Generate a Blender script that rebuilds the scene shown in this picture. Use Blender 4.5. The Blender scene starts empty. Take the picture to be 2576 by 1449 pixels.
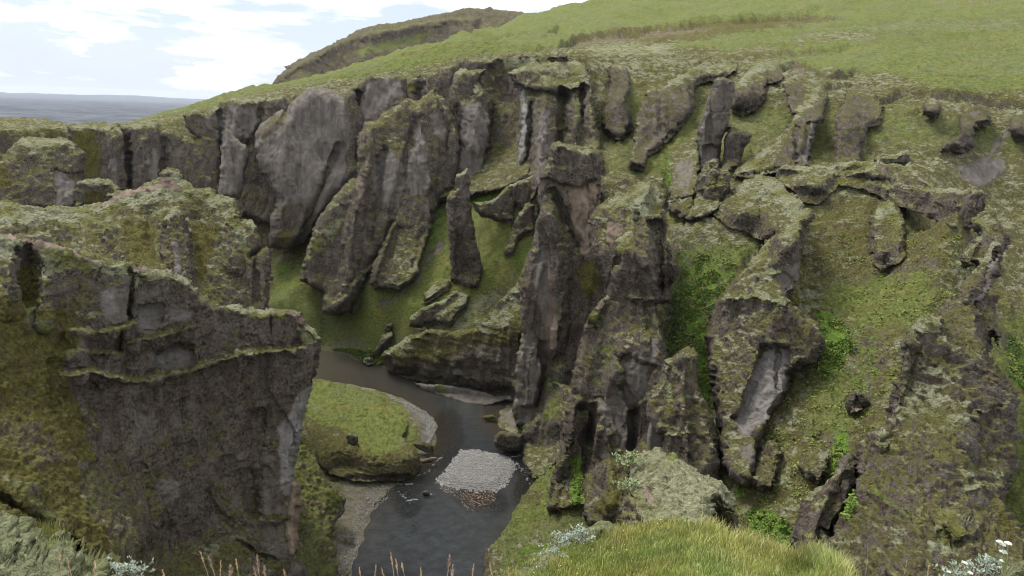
import bpy, math, random
import numpy as np
from mathutils import Matrix, Vector
sc = bpy.context.scene
COL = sc.collection
# ---------------------------------------------------------------- camera
F = 745.0; PITCH = math.radians(13.4); ROLL = math.radians(2.0)
cam = bpy.data.cameras.new('camera'); co = bpy.data.objects.new('camera', cam); COL.objects.link(co)
cam.sensor_width = 36; cam.lens = 36 * F / 1024; cam.clip_start = 0.1; cam.clip_end = 120000
Rm = Matrix.Rotation(math.pi / 2 - PITCH, 4, 'X') @ Matrix.Rotation(ROLL, 4, 'Z')
co.matrix_world = Rm
sc.camera = co
RM = np.array(Rm.to_3x3())
# ---------------------------------------------------------------- sky, sun, exposure
SUN_EL, SUN_AZ = math.radians(61), math.radians(-52)     # azimuth clockwise from +Y
w = bpy.data.worlds.new('World'); sc.world = w; w.use_nodes = True
nt = w.node_tree; N = nt.nodes; L = nt.links
for n in list(N): N.remove(n)
def wn(t, **k):
    n = N.new(t)
    for a, b in k.items(): setattr(n, a, b)
    return n
out = wn('ShaderNodeOutputWorld'); bg = wn('ShaderNodeBackground'); bg.inputs['Strength'].default_value = 0.1
sky = wn('ShaderNodeTexSky', sky_type='NISHITA', sun_disc=False, sun_elevation=SUN_EL, sun_rotation=SUN_AZ)
tc = wn('ShaderNodeTexCoord')
sep = wn('ShaderNodeSeparateXYZ'); L.new(tc.outputs['Generated'], sep.inputs[0])
def wm(op, a, b=None, c=None, clamp=False):
    n = wn('ShaderNodeMath', operation=op, use_clamp=clamp)
    for i, v in enumerate((a, b, c)):
        if v is None: continue
        if isinstance(v, (int, float)): n.inputs[i].default_value = v
        else: L.new(v, n.inputs[i])
    return n.outputs[0]
def wmap(loc, scl):
    m = wn('ShaderNodeMapping'); m.inputs['Location'].default_value = loc; m.inputs['Scale'].default_value = scl
    L.new(tc.outputs['Generated'], m.inputs[0]); return m.outputs[0]
def wnoise(v, s, d, r=0.55, dist=0.0):
    n = wn('ShaderNodeTexNoise'); n.inputs['Scale'].default_value = s; n.inputs['Detail'].default_value = d
    n.inputs['Roughness'].default_value = r; n.inputs['Distortion'].default_value = dist
    L.new(v, n.inputs['Vector']); return n.outputs['Fac']
def wmix(f, a, b):
    m = wn('ShaderNodeMix', data_type='RGBA')
    if isinstance(f, (int, float)): m.inputs[0].default_value = f
    else: L.new(f, m.inputs[0])
    for s, v in ((6, a), (7, b)):
        if isinstance(v, tuple): m.inputs[s].default_value = (*v, 1)
        else: L.new(v, m.inputs[s])
    return m.outputs[2]
n1 = wnoise(wmap((3.1, 0.4, 0.2), (1.0, 1.0, 3.6)), 3.4, 9, 0.56, 0.25)
n2 = wnoise(wmap((1.7, 2.4, 5.2), (1.0, 1.0, 6.5)), 6.5, 8, 0.6, 0.1)
h = sep.outputs['Z']
# cloud cover: thick overhead, broken into flat puffs and open bands close to the horizon
cov = wm('ADD', wm('MULTIPLY_ADD', h, 2.9, -0.37), wm('ADD', wm('MULTIPLY', n1, 1.9), wm('MULTIPLY', n2, 0.9)))
mask = wm('MULTIPLY', wm('SUBTRACT', cov, 1.18), 5.0, clamp=True)
skb = wmix(0.72, sky.outputs[0], (4.7, 5.2, 6.4))
gapn = wm('MULTIPLY', wm('SUBTRACT', n2, 0.42), 4.0, clamp=True)
skb2 = wmix(gapn, skb, (4.9, 5.3, 6.5))
cl = wmix(wm('MULTIPLY', wm('SUBTRACT', n1, 0.3), 3.0, clamp=True), (5.9, 6.5, 7.7), (11.4, 11.5, 11.6))
fin = wmix(mask, skb2, cl)
L.new(fin, bg.inputs['Color']); L.new(bg.outputs[0], out.inputs[0])
sd_ = bpy.data.lights.new('sun', 'SUN'); sd_.energy = 2.9; sd_.angle = math.radians(22); sd_.color = (1.0, 0.955, 0.88)
so = bpy.data.objects.new('sun', sd_); COL.objects.link(so)
dv = Vector((math.sin(SUN_AZ) * math.cos(SUN_EL), math.cos(SUN_AZ) * math.cos(SUN_EL), math.sin(SUN_EL)))
so.rotation_euler = dv.to_track_quat('Z', 'Y').to_euler(); so.location = (0, 0, 60)
sc.view_settings.view_transform = 'Standard'; sc.view_settings.look = 'None'
sc.cycles.filter_width = 1.0
sc.view_settings.exposure = 0.72; sc.view_settings.gamma = 1.0
# ---------------------------------------------------------------- maths helpers
rng = np.random.default_rng(7); random.seed(7)
def ray(px, py):
    """photo position -> azimuth (sin, cos) and tangent of elevation"""
    px = np.asarray(px, float); py = np.asarray(py, float)
    c = np.stack([(px - 512) / F, -(py - 288) / F, -np.ones_like(px)], -1)
    d = c @ RM.T
    hl = np.hypot(d[..., 0], d[..., 1])
    return d[..., 0] / hl, d[..., 1] / hl, d[..., 2] / hl
def at(px, py, r):
    s, c, t = ray(px, py); r = np.asarray(r, float)
    return np.stack([s * r, c * r, t * r], -1)
def rz(px, py, z):
    return z / ray(px, py)[2]
def topix(P):
    q = P @ RM
    return 512 - F * q[..., 0] / q[..., 2], 288 + F * q[..., 1] / q[..., 2]
G3 = rng.normal(size=(256, 3)).astype(np.float32); G3 /= np.linalg.norm(G3, axis=1)[:, None]
PT = rng.permutation(256).astype(np.int32); PT = np.concatenate([PT, PT, PT])
def perlin(P, scale=1.0, seed=0):
    """P (n,3) metres, scale = metres per cell (number or triple)"""
    P = (P / np.asarray(scale)).astype(np.float32) + np.float32(seed * 17.37)
    I = np.floor(P).astype(np.int32); f = P - I; I &= 255
    u = f * f * f * (f * (f * 6 - 15) + 10)
    res = 0
    for dx in (0, 1):
        hx = PT[(I[:, 0] + dx) & 255]; wx = u[:, 0] if dx else 1 - u[:, 0]
        for dy in (0, 1):
            hy = PT[(hx + I[:, 1] + dy) & 255]; wy = u[:, 1] if dy else 1 - u[:, 1]
            for dz in (0, 1):
                g = G3[PT[(hy + I[:, 2] + dz) & 255]]
                wz = u[:, 2] if dz else 1 - u[:, 2]
                res = res + wx * wy * wz * (g[:, 0] * (f[:, 0] - dx) + g[:, 1] * (f[:, 1] - dy) + g[:, 2] * (f[:, 2] - dz))
    return res * 1.5
def fbm(P, scale, octv=4, gain=0.5, seed=0):
    s = 0; a = 1.0; sc_ = np.asarray(scale, float)
    for k in range(octv):
        s = s + a * perlin(P, sc_, seed + k * 3 + 1); a *= gain; sc_ = sc_ / 2.03
    return s
def billow(P, scale, octv=3, gain=0.5, seed=0):
    s = 0; a = 1.0; sc_ = np.asarray(scale, float)
    for k in range(octv):
        s = s + a * (np.abs(perlin(P, sc_, seed + k * 5 + 2)) * 2.2 - 0.5); a *= gain; sc_ = sc_ / 2.1
    return s
def facets(P, scale, seed=0, amp=1.0):
    """broken blocks: every cell of a jittered lattice gets its own tilted plane, so blocks meet at sharp joints"""
    P = (P / np.asarray(scale, float)).astype(np.float32) + np.float32(seed * 7.13); I = np.floor(P).astype(np.int32)
    best = np.full(len(P), 1e9, np.float32); out = np.zeros(len(P), np.float32)
    for dx in (-1, 0, 1):
        hx = PT[(I[:, 0] + dx) & 255]
        for dy in (-1, 0, 1):
            hy = PT[(hx + I[:, 1] + dy) & 255]
            for dz in (-1, 0, 1):
                h_ = PT[(hy + I[:, 2] + dz) & 255]; g = G3[h_]
                c = I + np.array([dx, dy, dz], np.int32) + .5 + g * .48; d = P - c; q = (d * d).sum(1); k = q < best
                g2 = G3[(h_ + 91) & 255]; v = (d * g2).sum(1) + g2[:, 0] * .35
                best = np.where(k, q, best); out = np.where(k, v, out)
    return out * amp
def sstep(a, b, x):
    t = np.clip((x - a) / (b - a), 0, 1); return t * t * (3 - 2 * t)
def segd(x, y, poly, closed=True):
    """distance to the polyline and the inside flag"""
    d = np.full(x.shape, 1e9); ins = np.zeros(x.shape, bool)
    n = len(poly)
    for i in range(n if closed else n - 1):
        ax, ay = poly[i]; bx, by = poly[(i + 1) % n]
        ex, ey = bx - ax, by - ay
        t = np.clip(((x - ax) * ex + (y - ay) * ey) / (ex * ex + ey * ey + 1e-9), 0, 1)
        d = np.minimum(d, (x - ax - t * ex) ** 2 + (y - ay - t * ey) ** 2)
        if closed and ay != by:
            c = ((ay > y) != (by > y)) & (x < ex * (y - ay) / ey + ax)
            ins ^= c
    return np.sqrt(d), ins
def sdist(x, y, poly):
    d, i = segd(x, y, poly); return np.where(i, -d, d)
CR = {'C1': (0, 50, .1380), 'C2': (325, 25, .1380), 'C3': (650, 25, .1452), 'C4': (0, 212.5, .1380), 'C5': (250, 212.5, .1380),
      'C6': (500, 150, .1380), 'C7': (675, 150, .1380), 'D1': (0, 375, .1387), 'D2': (275, 362.5, .1473), 'D3': (475, 300, .1905),
      'D4': (725, 300, .1904), 'M': (0, 0, .3975), 'Z': (0, 0, 1.0)}
def P(s):
    o = []; cur = 'Z'
    for t in s.split():
        if ',' in t:
            u, v = map(float, t.split(',')); x0, y0, k = CR[cur]; o.append((x0 + u * k, y0 + v * k))
        else: cur = t
    return o
def rbf(C, V, X, c=5.0, ex=.5):
    ph = lambda q: (q + c * c) ** ex
    n = len(C); M = np.zeros((n + 1, n + 1)); M[:n, :n] = ph(((C[:, None] - C[None]) ** 2).sum(-1)); M[:n, n] = 1; M[n, :n] = 1
    b = np.zeros(n + 1); b[:n] = V
    s = np.linalg.lstsq(M, b, rcond=None)[0]
    o = np.empty(len(X))
    for i in range(0, len(X), 60000):
        o[i:i + 60000] = ph(((X[i:i + 60000, None] - C[None]) ** 2).sum(-1)) @ s[:n] + s[n]
    return o
def vnorm(V, Q):
    n = np.cross(V[Q[:, 2]] - V[Q[:, 0]], V[Q[:, 3]] - V[Q[:, 1]])
    o = np.zeros_like(V)
    for k in range(3):
        for j in range(4):
            o[:, k] += np.bincount(Q[:, j], n[:, k], len(V))
    return o / (np.linalg.norm(o, axis=1)[:, None] + 1e-12)
def tag(o, label=None, cat=None, group=None, kind=None):
    if label: o['label'] = label
    if cat: o['category'] = cat
    if group: o['group'] = group
    if kind: o['kind'] = kind
    return o
def mkmesh(name, V, faces, mat, A=None, B=None, smooth=True, origin=None, parent=None):
    """faces: (n,3) or (n,4) array, linked as one object whose origin is at its base"""
    V = np.asarray(V, np.float64)
    if origin is None: origin = np.array([V[:, 0].mean(), V[:, 1].mean(), V[:, 2].min()])
    origin = np.asarray(origin, float)
    me = bpy.data.meshes.new(name); faces = np.asarray(faces, np.int32); k = faces.shape[1]
    me.vertices.add(len(V)); me.vertices.foreach_set('co', (V - origin).astype(np.float32).ravel())
    me.loops.add(faces.size); me.loops.foreach_set('vertex_index', faces.ravel())
    me.polygons.add(len(faces)); me.polygons.foreach_set('loop_start', np.arange(0, faces.size, k, dtype=np.int32))
    me.polygons.foreach_set('loop_total', np.full(len(faces), k, np.int32))
    me.update(calc_edges=True)
    if smooth: me.polygons.foreach_set('use_smooth', np.ones(len(faces), bool))
    for nm, a in (('pa', A), ('pb', B)):
        if a is not None:
            at_ = me.color_attributes.new(nm, 'FLOAT_COLOR', 'POINT')
            c = np.ones((len(V), 4), np.float32); c[:, :a.shape[1]] = a
            at_.data.foreach_set('color', c.ravel())
    me.materials.append(mat)
    o = bpy.data.objects.new(name, me); COL.objects.link(o); o.location = origin
    if parent is not None:
        o.parent = parent; o.location = origin - np.array(parent.location)
    return o
# ---------------------------------------------------------------- materials
class MB:
    def __init__(s, name):
        s.m = bpy.data.materials.new(name); s.m.use_nodes = True; s.t = s.m.node_tree
        for n in list(s.t.nodes): s.t.nodes.remove(n)
        s.out = s.n('ShaderNodeOutputMaterial'); s.b = s.n('ShaderNodeBsdfPrincipled')
        s.l(s.b.outputs[0], s.out.inputs[0]); s.geo = s.n('ShaderNodeNewGeometry')
    def n(s, t, **k):
        x = s.t.nodes.new(t)
        for a, b in k.items(): setattr(x, a, b)
        return x
    def l(s, a, b): s.t.links.new(a, b)
    def put(s, sock, v):
        if isinstance(v, (int, float)): sock.default_value = v
        elif isinstance(v, tuple): sock.default_value = (*v, 1) if len(sock.default_value) == 4 and len(v) == 3 else v
        else: s.l(v, sock)
    def math(s, op, a, b=None, c=None, clamp=False):
        x = s.n('ShaderNodeMath', operation=op, use_clamp=clamp)
        for i, v in enumerate((a, b, c)):
            if v is not None: s.put(x.inputs[i], v)
        return x.outputs[0]
    def mix(s, f, a, b, bt='MIX'):
        x = s.n('ShaderNodeMix', data_type='RGBA', blend_type=bt); s.put(x.inputs[0], f); s.put(x.inputs[6], a); s.put(x.inputs[7], b); return x.outputs[2]
    def noise(s, scale, detail=4, rough=0.55, stretch=None, dist=0.0, off=0.0):
        v = s.geo.outputs['Position']
        if stretch or off:
            m = s.n('ShaderNodeMapping'); m.inputs['Scale'].default_value = stretch or (1, 1, 1); m.inputs['Location'].default_value = (off, off * 1.3, off * .7)
            s.l(v, m.inputs[0]); v = m.outputs[0]
        x = s.n('ShaderNodeTexNoise'); x.inputs['Scale'].default_value = scale; x.inputs['Detail'].default_value = detail
        x.inputs['Roughness'].default_value = rough; x.inputs['Distortion'].default_value = dist
        s.l(v, x.inputs['Vector']); return x.outputs['Fac']
    def vor(s, scale, stretch=None, feature='F1'):
        v = s.geo.outputs['Position']
        if stretch:
            m = s.n('ShaderNodeMapping'); m.inputs['Scale'].default_value = stretch; s.l(v, m.inputs[0]); v = m.outputs[0]
        x = s.n('ShaderNodeTexVoronoi', feature=feature); x.inputs['Scale'].default_value = scale; s.l(v, x.inputs['Vector']); return x.outputs['Distance']
    def ramp(s, v, lo, hi):     # linear clamp
        return s.math('MULTIPLY', s.math('SUBTRACT', v, lo), 1.0 / (hi - lo), clamp=True)
    def bump(s, hgt, dist, strength=1.0, normal=None):
        x = s.n('ShaderNodeBump'); x.inputs['Distance'].default_value = dist; x.inputs['Strength'].default_value = strength
        s.l(hgt, x.inputs['Height'])
        if normal is not None: s.l(normal, x.inputs['Normal'])
        return x.outputs[0]
def land_material(name, fine=1.0, moss_lo=0.42, moss_hi=0.72, thin=False, rock=((.034, .027, .021), (.165, .138, .114)), moss=((.15, .155, .085), (.30, .30, .205))):
    """rock with moss on what faces up; painted masks: pa = bare grey tuff, moss, grass; pb = leafy green, tan earth, wet dark"""
    m = MB(name)
    def attr(nm):
        a = m.n('ShaderNodeVertexColor', layer_name=nm); s = m.n('ShaderNodeSeparateColor'); m.l(a.outputs[0], s.inputs[0]); return s.outputs
    pa, pb = attr('pa'), attr('pb')
    nz = m.n('ShaderNodeSeparateXYZ'); m.l(m.geo.outputs['Normal'], nz.inputs[0]); nz = nz.outputs['Z']
    big = m.noise(.09, 3); mid = m.noise(.55, 5, .6, off=3); fin = m.noise(2.6 * fine, 5, .65, off=9); gran = m.noise(9 * fine, 3, .6, off=5)
    flute = m.noise(.55, 5, .6, stretch=(1, 1, .16), off=2)
    vr = m.vor(2.2 * fine)
    # rock
    rk = m.mix(m.ramp(fin, .36, .66), rock[0], rock[1])
    rk = m.mix(m.math('MULTIPLY', m.ramp(mid, .48, .66), .75), rk, (.160, .140, .120))
    rk = m.mix(m.math('MULTIPLY', m.ramp(flute, .50, .64), .5), rk, (.070, .046, .032))
    speck = m.math('MULTIPLY', m.ramp(gran, .60, .68), m.ramp(mid, .42, .60))
    rk = m.mix(m.math('MULTIPLY', speck, .8), rk, (.34, .325, .30))
    olive = m.mix(m.ramp(fin, .35, .7), (.042, .040, .010), (.120, .112, .034))
    rk = m.mix(m.math('MULTIPLY', m.ramp(m.math('ADD', m.noise(.33, 5, .62, off=14), m.math('MULTIPLY', nz, .22)), .61, .71), .75), rk, olive)
    # bare tuff
    gy = m.mix(m.ramp(flute, .34, .68), (.115, .102, .089), (.240, .215, .190))
    gy = m.mix(m.math('MULTIPLY', m.ramp(mid, .50, .68), .55), gy, (.150, .120, .100))
    gy = m.mix(m.math('MULTIPLY', m.ramp(fin, .50, .64), .42), gy, (.075, .068, .066))
    gy = m.mix(m.math('MULTIPLY', m.ramp(gran, .64, .70), .5), gy, (.34, .33, .31))
    gy = m.mix(m.math('MULTIPLY', m.ramp(pa[0], .95, 1.25), .75), gy, m.mix(m.ramp(fin, .35, .65), (.20, .19, .185), (.36, .345, .33)))
    gmask = m.ramp(m.math('ADD', pa[0], m.math('MULTIPLY', m.math('SUBTRACT', m.noise(.9 * fine, 6, .7, off=91), .5), 1.3)), .28, .66)
    c = m.mix(gmask, rk, gy)
    # tan earth
    tn = m.mix(m.ramp(flute, .35, .65), (.135, .100, .078), (.235, .185, .145))
    tn = m.mix(m.math('MULTIPLY', m.ramp(pb[1], .95, 1.3), .8), tn, m.mix(m.ramp(mid, .4, .65), (.27, .205, .150), (.37, .29, .22)))
    tmask = m.ramp(m.math('ADD', pb[1], m.math('MULTIPLY', m.math('SUBTRACT', fin, .5), .7)), .38, .56)
    c = m.mix(tmask, c, tn)
    # moss
    cush = m.math('ADD', m.math('MULTIPLY', vr, -.6), fin)
    ms = m.mix(m.ramp(fin, .30, .68), moss[0], moss[1])
    ms = m.mix(m.ramp(m.noise(.23, 4, .6, off=21), .44, .62), ms, m.mix(m.ramp(gran, .3, .7), (.085, .088, .024), (.190, .188, .060)))
    ms = m.mix(m.math('MULTIPLY', m.ramp(gran, .60, .72), .55), ms, (.07, .066, .04))
    up = m.math('ADD', nz, m.math('MULTIPLY', m.math('SUBTRACT', m.noise(1.1 * fine, 5, .68, off=31), .5), 1.25))
    up = m.math('ADD', up, m.math('MULTIPLY', m.math('SUBTRACT', pa[1], .25), 1.0))
    up = m.math('SUBTRACT', up, m.math('MULTIPLY', m.math('ADD', gmask, tmask), .30))
    mmask = m.ramp(up, moss_lo, moss_hi)
    if thin:
        un = m.mix(m.ramp(fin, .34, .66), (.050, .048, .018), (.150, .142, .050))
        un = m.mix(m.math('MULTIPLY', m.ramp(mid, .52, .64), .6), un, (.090, .068, .048))
        c = m.mix(m.ramp(m.math('ADD', up, .05), moss_lo, moss_hi), c, un)
        patch = m.math('ADD', m.noise(.50 * fine, 6, .64, stretch=(1, 1, 1.8), off=81), m.math('MULTIPLY', m.math('SUBTRACT', pa[1], .3), .22))
        mmask = m.math('MULTIPLY', mmask, m.ramp(patch, .472, .520))
    c = m.mix(mmask, c, ms)
    # grass
    gn = m.noise(.16, 5, .6, off=41)
    gr = m.mix(m.ramp(fin, .32, .68), (.080, .102, .022), (.182, .214, .056))
    gr = m.mix(m.math('MULTIPLY', m.ramp(gn, .48, .64), .7), gr, (.175, .160, .048))
    gr = m.mix(m.math('MULTIPLY', m.ramp(m.noise(.05, 5, .62, off=45), .50, .62), .6), gr, (.135, .152, .066))
    gr = m.mix(m.math('MULTIPLY', m.ramp(m.math('ADD', m.math('MULTIPLY', gran, .6), m.math('MULTIPLY', mid, .4)), .55, .62), .7), gr, (.040, .052, .016))
    tc_ = m.noise(.85 * fine, 6, .72, stretch=(1, 1, 2.6), off=95)
    gr = m.mix(m.math('MULTIPLY', m.ramp(tc_, .50, .62), .62), gr, (.058, .066, .020))
    gr = m.mix(m.math('MULTIPLY', m.ramp(tc_, .46, .36), .5), gr, (.225, .235, .085))
    grmask = m.ramp(m.math('ADD', pa[2], m.math('MULTIPLY', m.math('SUBTRACT', m.noise(.8 * fine, 5, .65, off=51), .5), .9)), .38, .60)
    c = m.mix(grmask, c, gr)
    # olive/rusty thin moss (pb blue)
    ru = m.mix(m.ramp(fin, .34, .66), (.046, .045, .013), (.150, .138, .038))
    ru = m.mix(m.math('MULTIPLY', m.ramp(mid, .50, .64), .55), ru, (.060, .036, .016))
    ru = m.mix(m.math('MULTIPLY', m.ramp(gran, .58, .70), .5), ru, (.16, .17, .045))
    c = m.mix(m.ramp(m.math('ADD', pb[2], m.math('MULTIPLY', m.math('SUBTRACT', m.noise(.9 * fine, 5, .68, off=61), .5), 1.0)), .40, .60), c, ru)
    # leafy green
    lf = m.mix(m.ramp(fin, .35, .65), (.060, .115, .016), (.150, .240, .036))
    lf = m.mix(m.math('MULTIPLY', m.ramp(gran, .58, .66), .6), lf, (.26, .34, .05))
    c = m.mix(m.ramp(m.math('ADD', pb[0], m.math('MULTIPLY', m.math('SUBTRACT', m.noise(1.3 * fine, 4, .65, off=71), .5), 1.1)), .42, .58), c, lf)
    m.put(m.b.inputs['Base Color'], c); m.b.inputs['Roughness'].default_value = .95
    m.b.inputs['Specular IOR Level'].default_value = .12
    hgt = m.math('ADD', m.math('MULTIPLY', fin, 1.0), m.math('MULTIPLY', gran, .45))
    hgt = m.math('ADD', hgt, m.math('MULTIPLY', m.math('MULTIPLY', vr, -1.0), mmask))
    hgt = m.math('ADD', hgt, m.math('MULTIPLY', mmask, .9))
    m.l(m.bump(hgt, .55 / fine, 1.0), m.b.inputs['Normal'])
    return m.m
M_LAND = land_material('mossy_rock', thin=True)
M_MID = land_material('boulder_moss', fine=2.2, moss_lo=.32, moss_hi=.68, moss=((.10, .10, .055), (.34, .34, .21)))
M_NEAR = land_material('foreground_moss', fine=5.0, moss_lo=-.2, moss_hi=.25, moss=((.070, .078, .034), (.25, .265, .15)))
# ---------------------------------------------------------------- the ground: one sheet of canyon floor, slopes and hillside
WZ = -70.0
GC = []      # x, y, z control points
def gp(s, r=None, z=None):
    for (px, py) in P(s):
        rr = r if r is not None else rz(px, py, z)
        GC.append(at(px, py, rr))
def gr(lst):
    for px, py, r in lst: GC.append(at(px, py, r))
def gw(lst): GC.extend(np.array(p, float) for p in lst)
# river banks and green flat
gp('Z 325,347 340,352 360,360 378,364 400,374 440,386 485,394 512,400', z=-69.5)
gp('Z 500,425 525,440 545,470 535,500 515,540', z=-69.0)
gp('Z 345,576 362,540 384,490', z=-69.3)
gp('Z 320,388 350,390 380,394 405,402 430,418 436,430', z=-69.2)
gp('Z 330,410 360,412 390,415 415,430', z=-67.2)
# the green slope on the far bank
gr([(290, 292, 228), (300, 264, 246), (315, 320, 214), (340, 330, 205), (345, 300, 214), (280, 320, 222), (370, 300, 205), (395, 290, 203),
    (420, 300, 196), (400, 335, 192), (440, 330, 186), (470, 330, 181), (440, 280, 200), (440, 255, 207), (450, 230, 212), (455, 215, 216),
    (490, 300, 187), (500, 260, 194), (500, 230, 200), (490, 212, 206), (510, 205, 203), (505, 183, 212), (515, 300, 180), (515, 335, 184), (480, 350, 178),
    (425, 200, 228), (375, 260, 220), (350, 285, 220), (312, 240, 250), (270, 250, 262), (250, 215, 275), (200, 195, 290), (210, 180, 300)])
# hidden floor to the left
gw([(-150, 230, -66), (-120, 180, -68), (-90, 165, -68), (-60, 120, -66), (-80, 120, -50), (-160, 180, -60), (-130, 250, -68)])
# wall base / gap under the cap, rim and hillside
gr([(500, 163, 236), (480, 175, 232), (460, 190, 228), (520, 150, 238)])
gr([(100, 124, 318), (150, 123, 318), (40, 128, 300), (0, 124, 300), (-40, 128, 290), (210, 113, 300), (235, 99, 292), (262, 95, 286), (300, 89, 278), (345, 81, 272), (400, 74, 268), (440, 67, 266), (490, 60, 262), (530, 53, 260),
    (560, 57, 240), (590, 62, 236), (138, 117.5, 380), (166, 110, 390), (200, 102, 400), (235, 92, 400), (270, 86, 400), (300, 79, 420), (350, 65, 430), (400, 52, 450), (460, 32, 520), (520, 14, 620), (560, 2, 700),
    (600, 30, 430), (640, 20, 500), (700, 12, 560), (800, 10, 560), (900, 4, 600), (1020, -4, 640), (700, 45, 350), (800, 60, 310), (900, 55, 330), (1000, 50, 350), (1000, 80, 290), (900, 85, 275), (800, 80, 275),
    (600, 55, 290), (650, 55, 290), (560, 40, 360), (480, 45, 380), (420, 60, 360), (1060, 60, 330), (1060, -20, 640)])
# upper right slopes under the ribs
gr([(620, 80, 246), (640, 110, 232), (650, 140, 214), (620, 160, 196), (610, 170, 188), (660, 170, 190), (680, 140, 210), (700, 100, 238), (740, 90, 246), (760, 110, 232), (770, 130, 214), (750, 160, 196), (720, 180, 182), (735, 190, 176),
    (780, 70, 262), (840, 90, 250), (860, 120, 226), (880, 160, 200), (920, 110, 236), (930, 150, 212), (960, 90, 262), (1000, 110, 252), (1000, 150, 226), (960, 150, 216), (1000, 200, 212), (1015, 250, 196), (1020, 300, 182),
    (1015, 350, 170), (1020, 450, 140), (1040, 150, 230), (1060, 250, 200), (940, 175, 196), (840, 150, 206)])
# the three bowls between the fins on the right
gr([(690, 410, 117), (685, 370, 121), (690, 330, 127), (700, 290, 134), (700, 260, 140), (720, 250, 141), (690, 232, 146), (730, 235, 143), (680, 215, 156), (745, 215, 146), (670, 200, 164), (720, 210, 152),
    (850, 175, 166), (820, 178, 168), (880, 172, 166), (850, 200, 160), (850, 230, 150), (850, 262, 143), (820, 250, 147), (900, 250, 142), (930, 240, 140), (860, 300, 133), (900, 300, 126), (880, 350, 116), (840, 350, 119), (850, 400, 107), (830, 440, 99),
    (810, 500, 88), (800, 470, 94), (870, 420, 98), (850, 470, 90), (840, 520, 82), (800, 530, 84), (860, 550, 74), (930, 300, 121), (950, 250, 134), (960, 215, 142), (700, 450, 106), (720, 480, 99), (1000, 330, 150)])
# right bank slope above the river and the ground under the viewer
gr([(560, 500, 120), (600, 540, 106), (540, 540, 108), (650, 540, 98), (560, 430, 146), (580, 350, 160), (560, 300, 168), (540, 200, 200), (590, 160, 196), (600, 560, 96)])
gw([(0, 0, -1.75), (3, 3, -3.3), (-3, 3, -3.2), (0, 6, -5.8), (10, 8, -7), (-8, 6, -5.5), (0, 14, -13), (4, 22, -22), (-10, 20, -22), (14, 20, -19), (20, 40, -40), (0, 40, -42), (-15, 40, -44), (30, 60, -50), (5, 70, -60), (-25, 70, -62),
    (-20, 85, -69), (-12, 92, -69.5), (-60, 20, -22), (-45, 40, -36), (-60, 60, -38), (40, 20, -14), (60, 40, -26), (60, 20, -10), (50, 60, -46), (80, 60, -30), (90, 90, -40), (-100, 60, -20), (-100, 100, -18), (-120, 80, -12), (0, -20, 2), (60, -20, 2), (-60, -20, 0), (150, 100, -30), (-35, 85, -66)])
# behind the crests on the left and far away
gw([(-130, 140, -22), (-150, 160, -20), (-200, 200, -14), (-230, 260, -12), (-280, 300, -12), (-220, 420, -30), (-330, 420, -40), (-120, 460, -4), (-250, 600, -90), (-120, 640, -40), (-500, 600, -110), (-500, 300, -40), (-300, 100, 0),
    (0, 800, 60), (-100, 900, 0), (-300, 1000, -110), (0, 1300, 60), (200, 900, 150), (500, 900, 170), (400, 1400, 200), (800, 1200, 210), (900, 700, 170), (500, 500, 110), (-400, 1400, -120), (-900, 1300, -120), (400, 250, 20), (300, 150, -10)])
for _x, _y in ((200, 103), (235, 92), (270, 86), (300, 79), (350, 65), (400, 52)):
    for _r in (560, 760, 1100, 1500): GC.append(at(_x, _y + 14 + _r * .02, _r))
GC = np.array(GC)
AZ0, AZ1, NA = -47.0, 47.0, 940
az = np.radians(np.linspace(AZ0, AZ1, NA))
rad = np.concatenate([np.linspace(0.8, 60, 90, endpoint=False), np.linspace(60, 300, 560, endpoint=False), np.geomspace(300, 1500, 170)])
NR = len(rad)
# coarse evaluation of the control surface, then refinement
azc = np.radians(np.linspace(AZ0, AZ1, 190)); rc = np.interp(np.linspace(0, NR - 1, 240), np.arange(NR), rad)
XX = np.stack([np.sin(azc)[:, None] * rc[None], np.cos(azc)[:, None] * rc[None]], -1).reshape(-1, 2)
Zc = rbf(GC[:, :2], GC[:, 2], XX, 2.5, .32).reshape(len(azc), len(rc))
ia = np.interp(az, azc, np.arange(len(azc))); ir = np.interp(rad, rc, np.arange(len(rc)))
a0 = np.clip(ia.astype(int), 0, len(azc) - 2); fa = (ia - a0)[:, None]; r0 = np.clip(ir.astype(int), 0, len(rc) - 2); fr = (ir - r0)[None]
Zt = (Zc[a0][:, r0] * (1 - fa) * (1 - fr) + Zc[a0 + 1][:, r0] * fa * (1 - fr) + Zc[a0][:, r0 + 1] * (1 - fa) * fr + Zc[a0 + 1][:, r0 + 1] * fa * fr)
X = np.sin(az)[:, None] * rad[None]; Y = np.cos(az)[:, None] * rad[None]
# the slopes never rise above the skyline and the canyon rim
SKY = P('Z -140,112 -60,117 0,117 60,121 121,121.5 138,117.5 166,109.5 193,104 207,99.7 221,95.5 235,91.4 270,85 300,79 350,66 400,50 440,37 460,31 500,19 560,1 640,-40 1300,-200')
RIM = P('Z -140,128 -40,128 100,124 150,124 205,109 228,98.5 262,97 300,90 345,82 400,76 440,68 490,61 530,55 560,57 600,58 640,40 1300,-200')
RIMR = np.array([300, 300, 318, 318, 304, 292, 286, 276, 270, 266, 264, 260, 256, 236, 236, 150, 100.])
def azt(pl):
    q = np.array(pl); s, c, t = ray(q[:, 0], q[:, 1]); return np.arctan2(s, c), t
a1, t1 = azt(SKY); a2, t2 = azt(RIM)
cs = np.interp(az, a1, t1)[:, None]; cr = np.interp(az, a2, t2)[:, None]; rr0 = np.interp(az, a2, RIMR)[:, None]; RR = rad[None]
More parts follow.
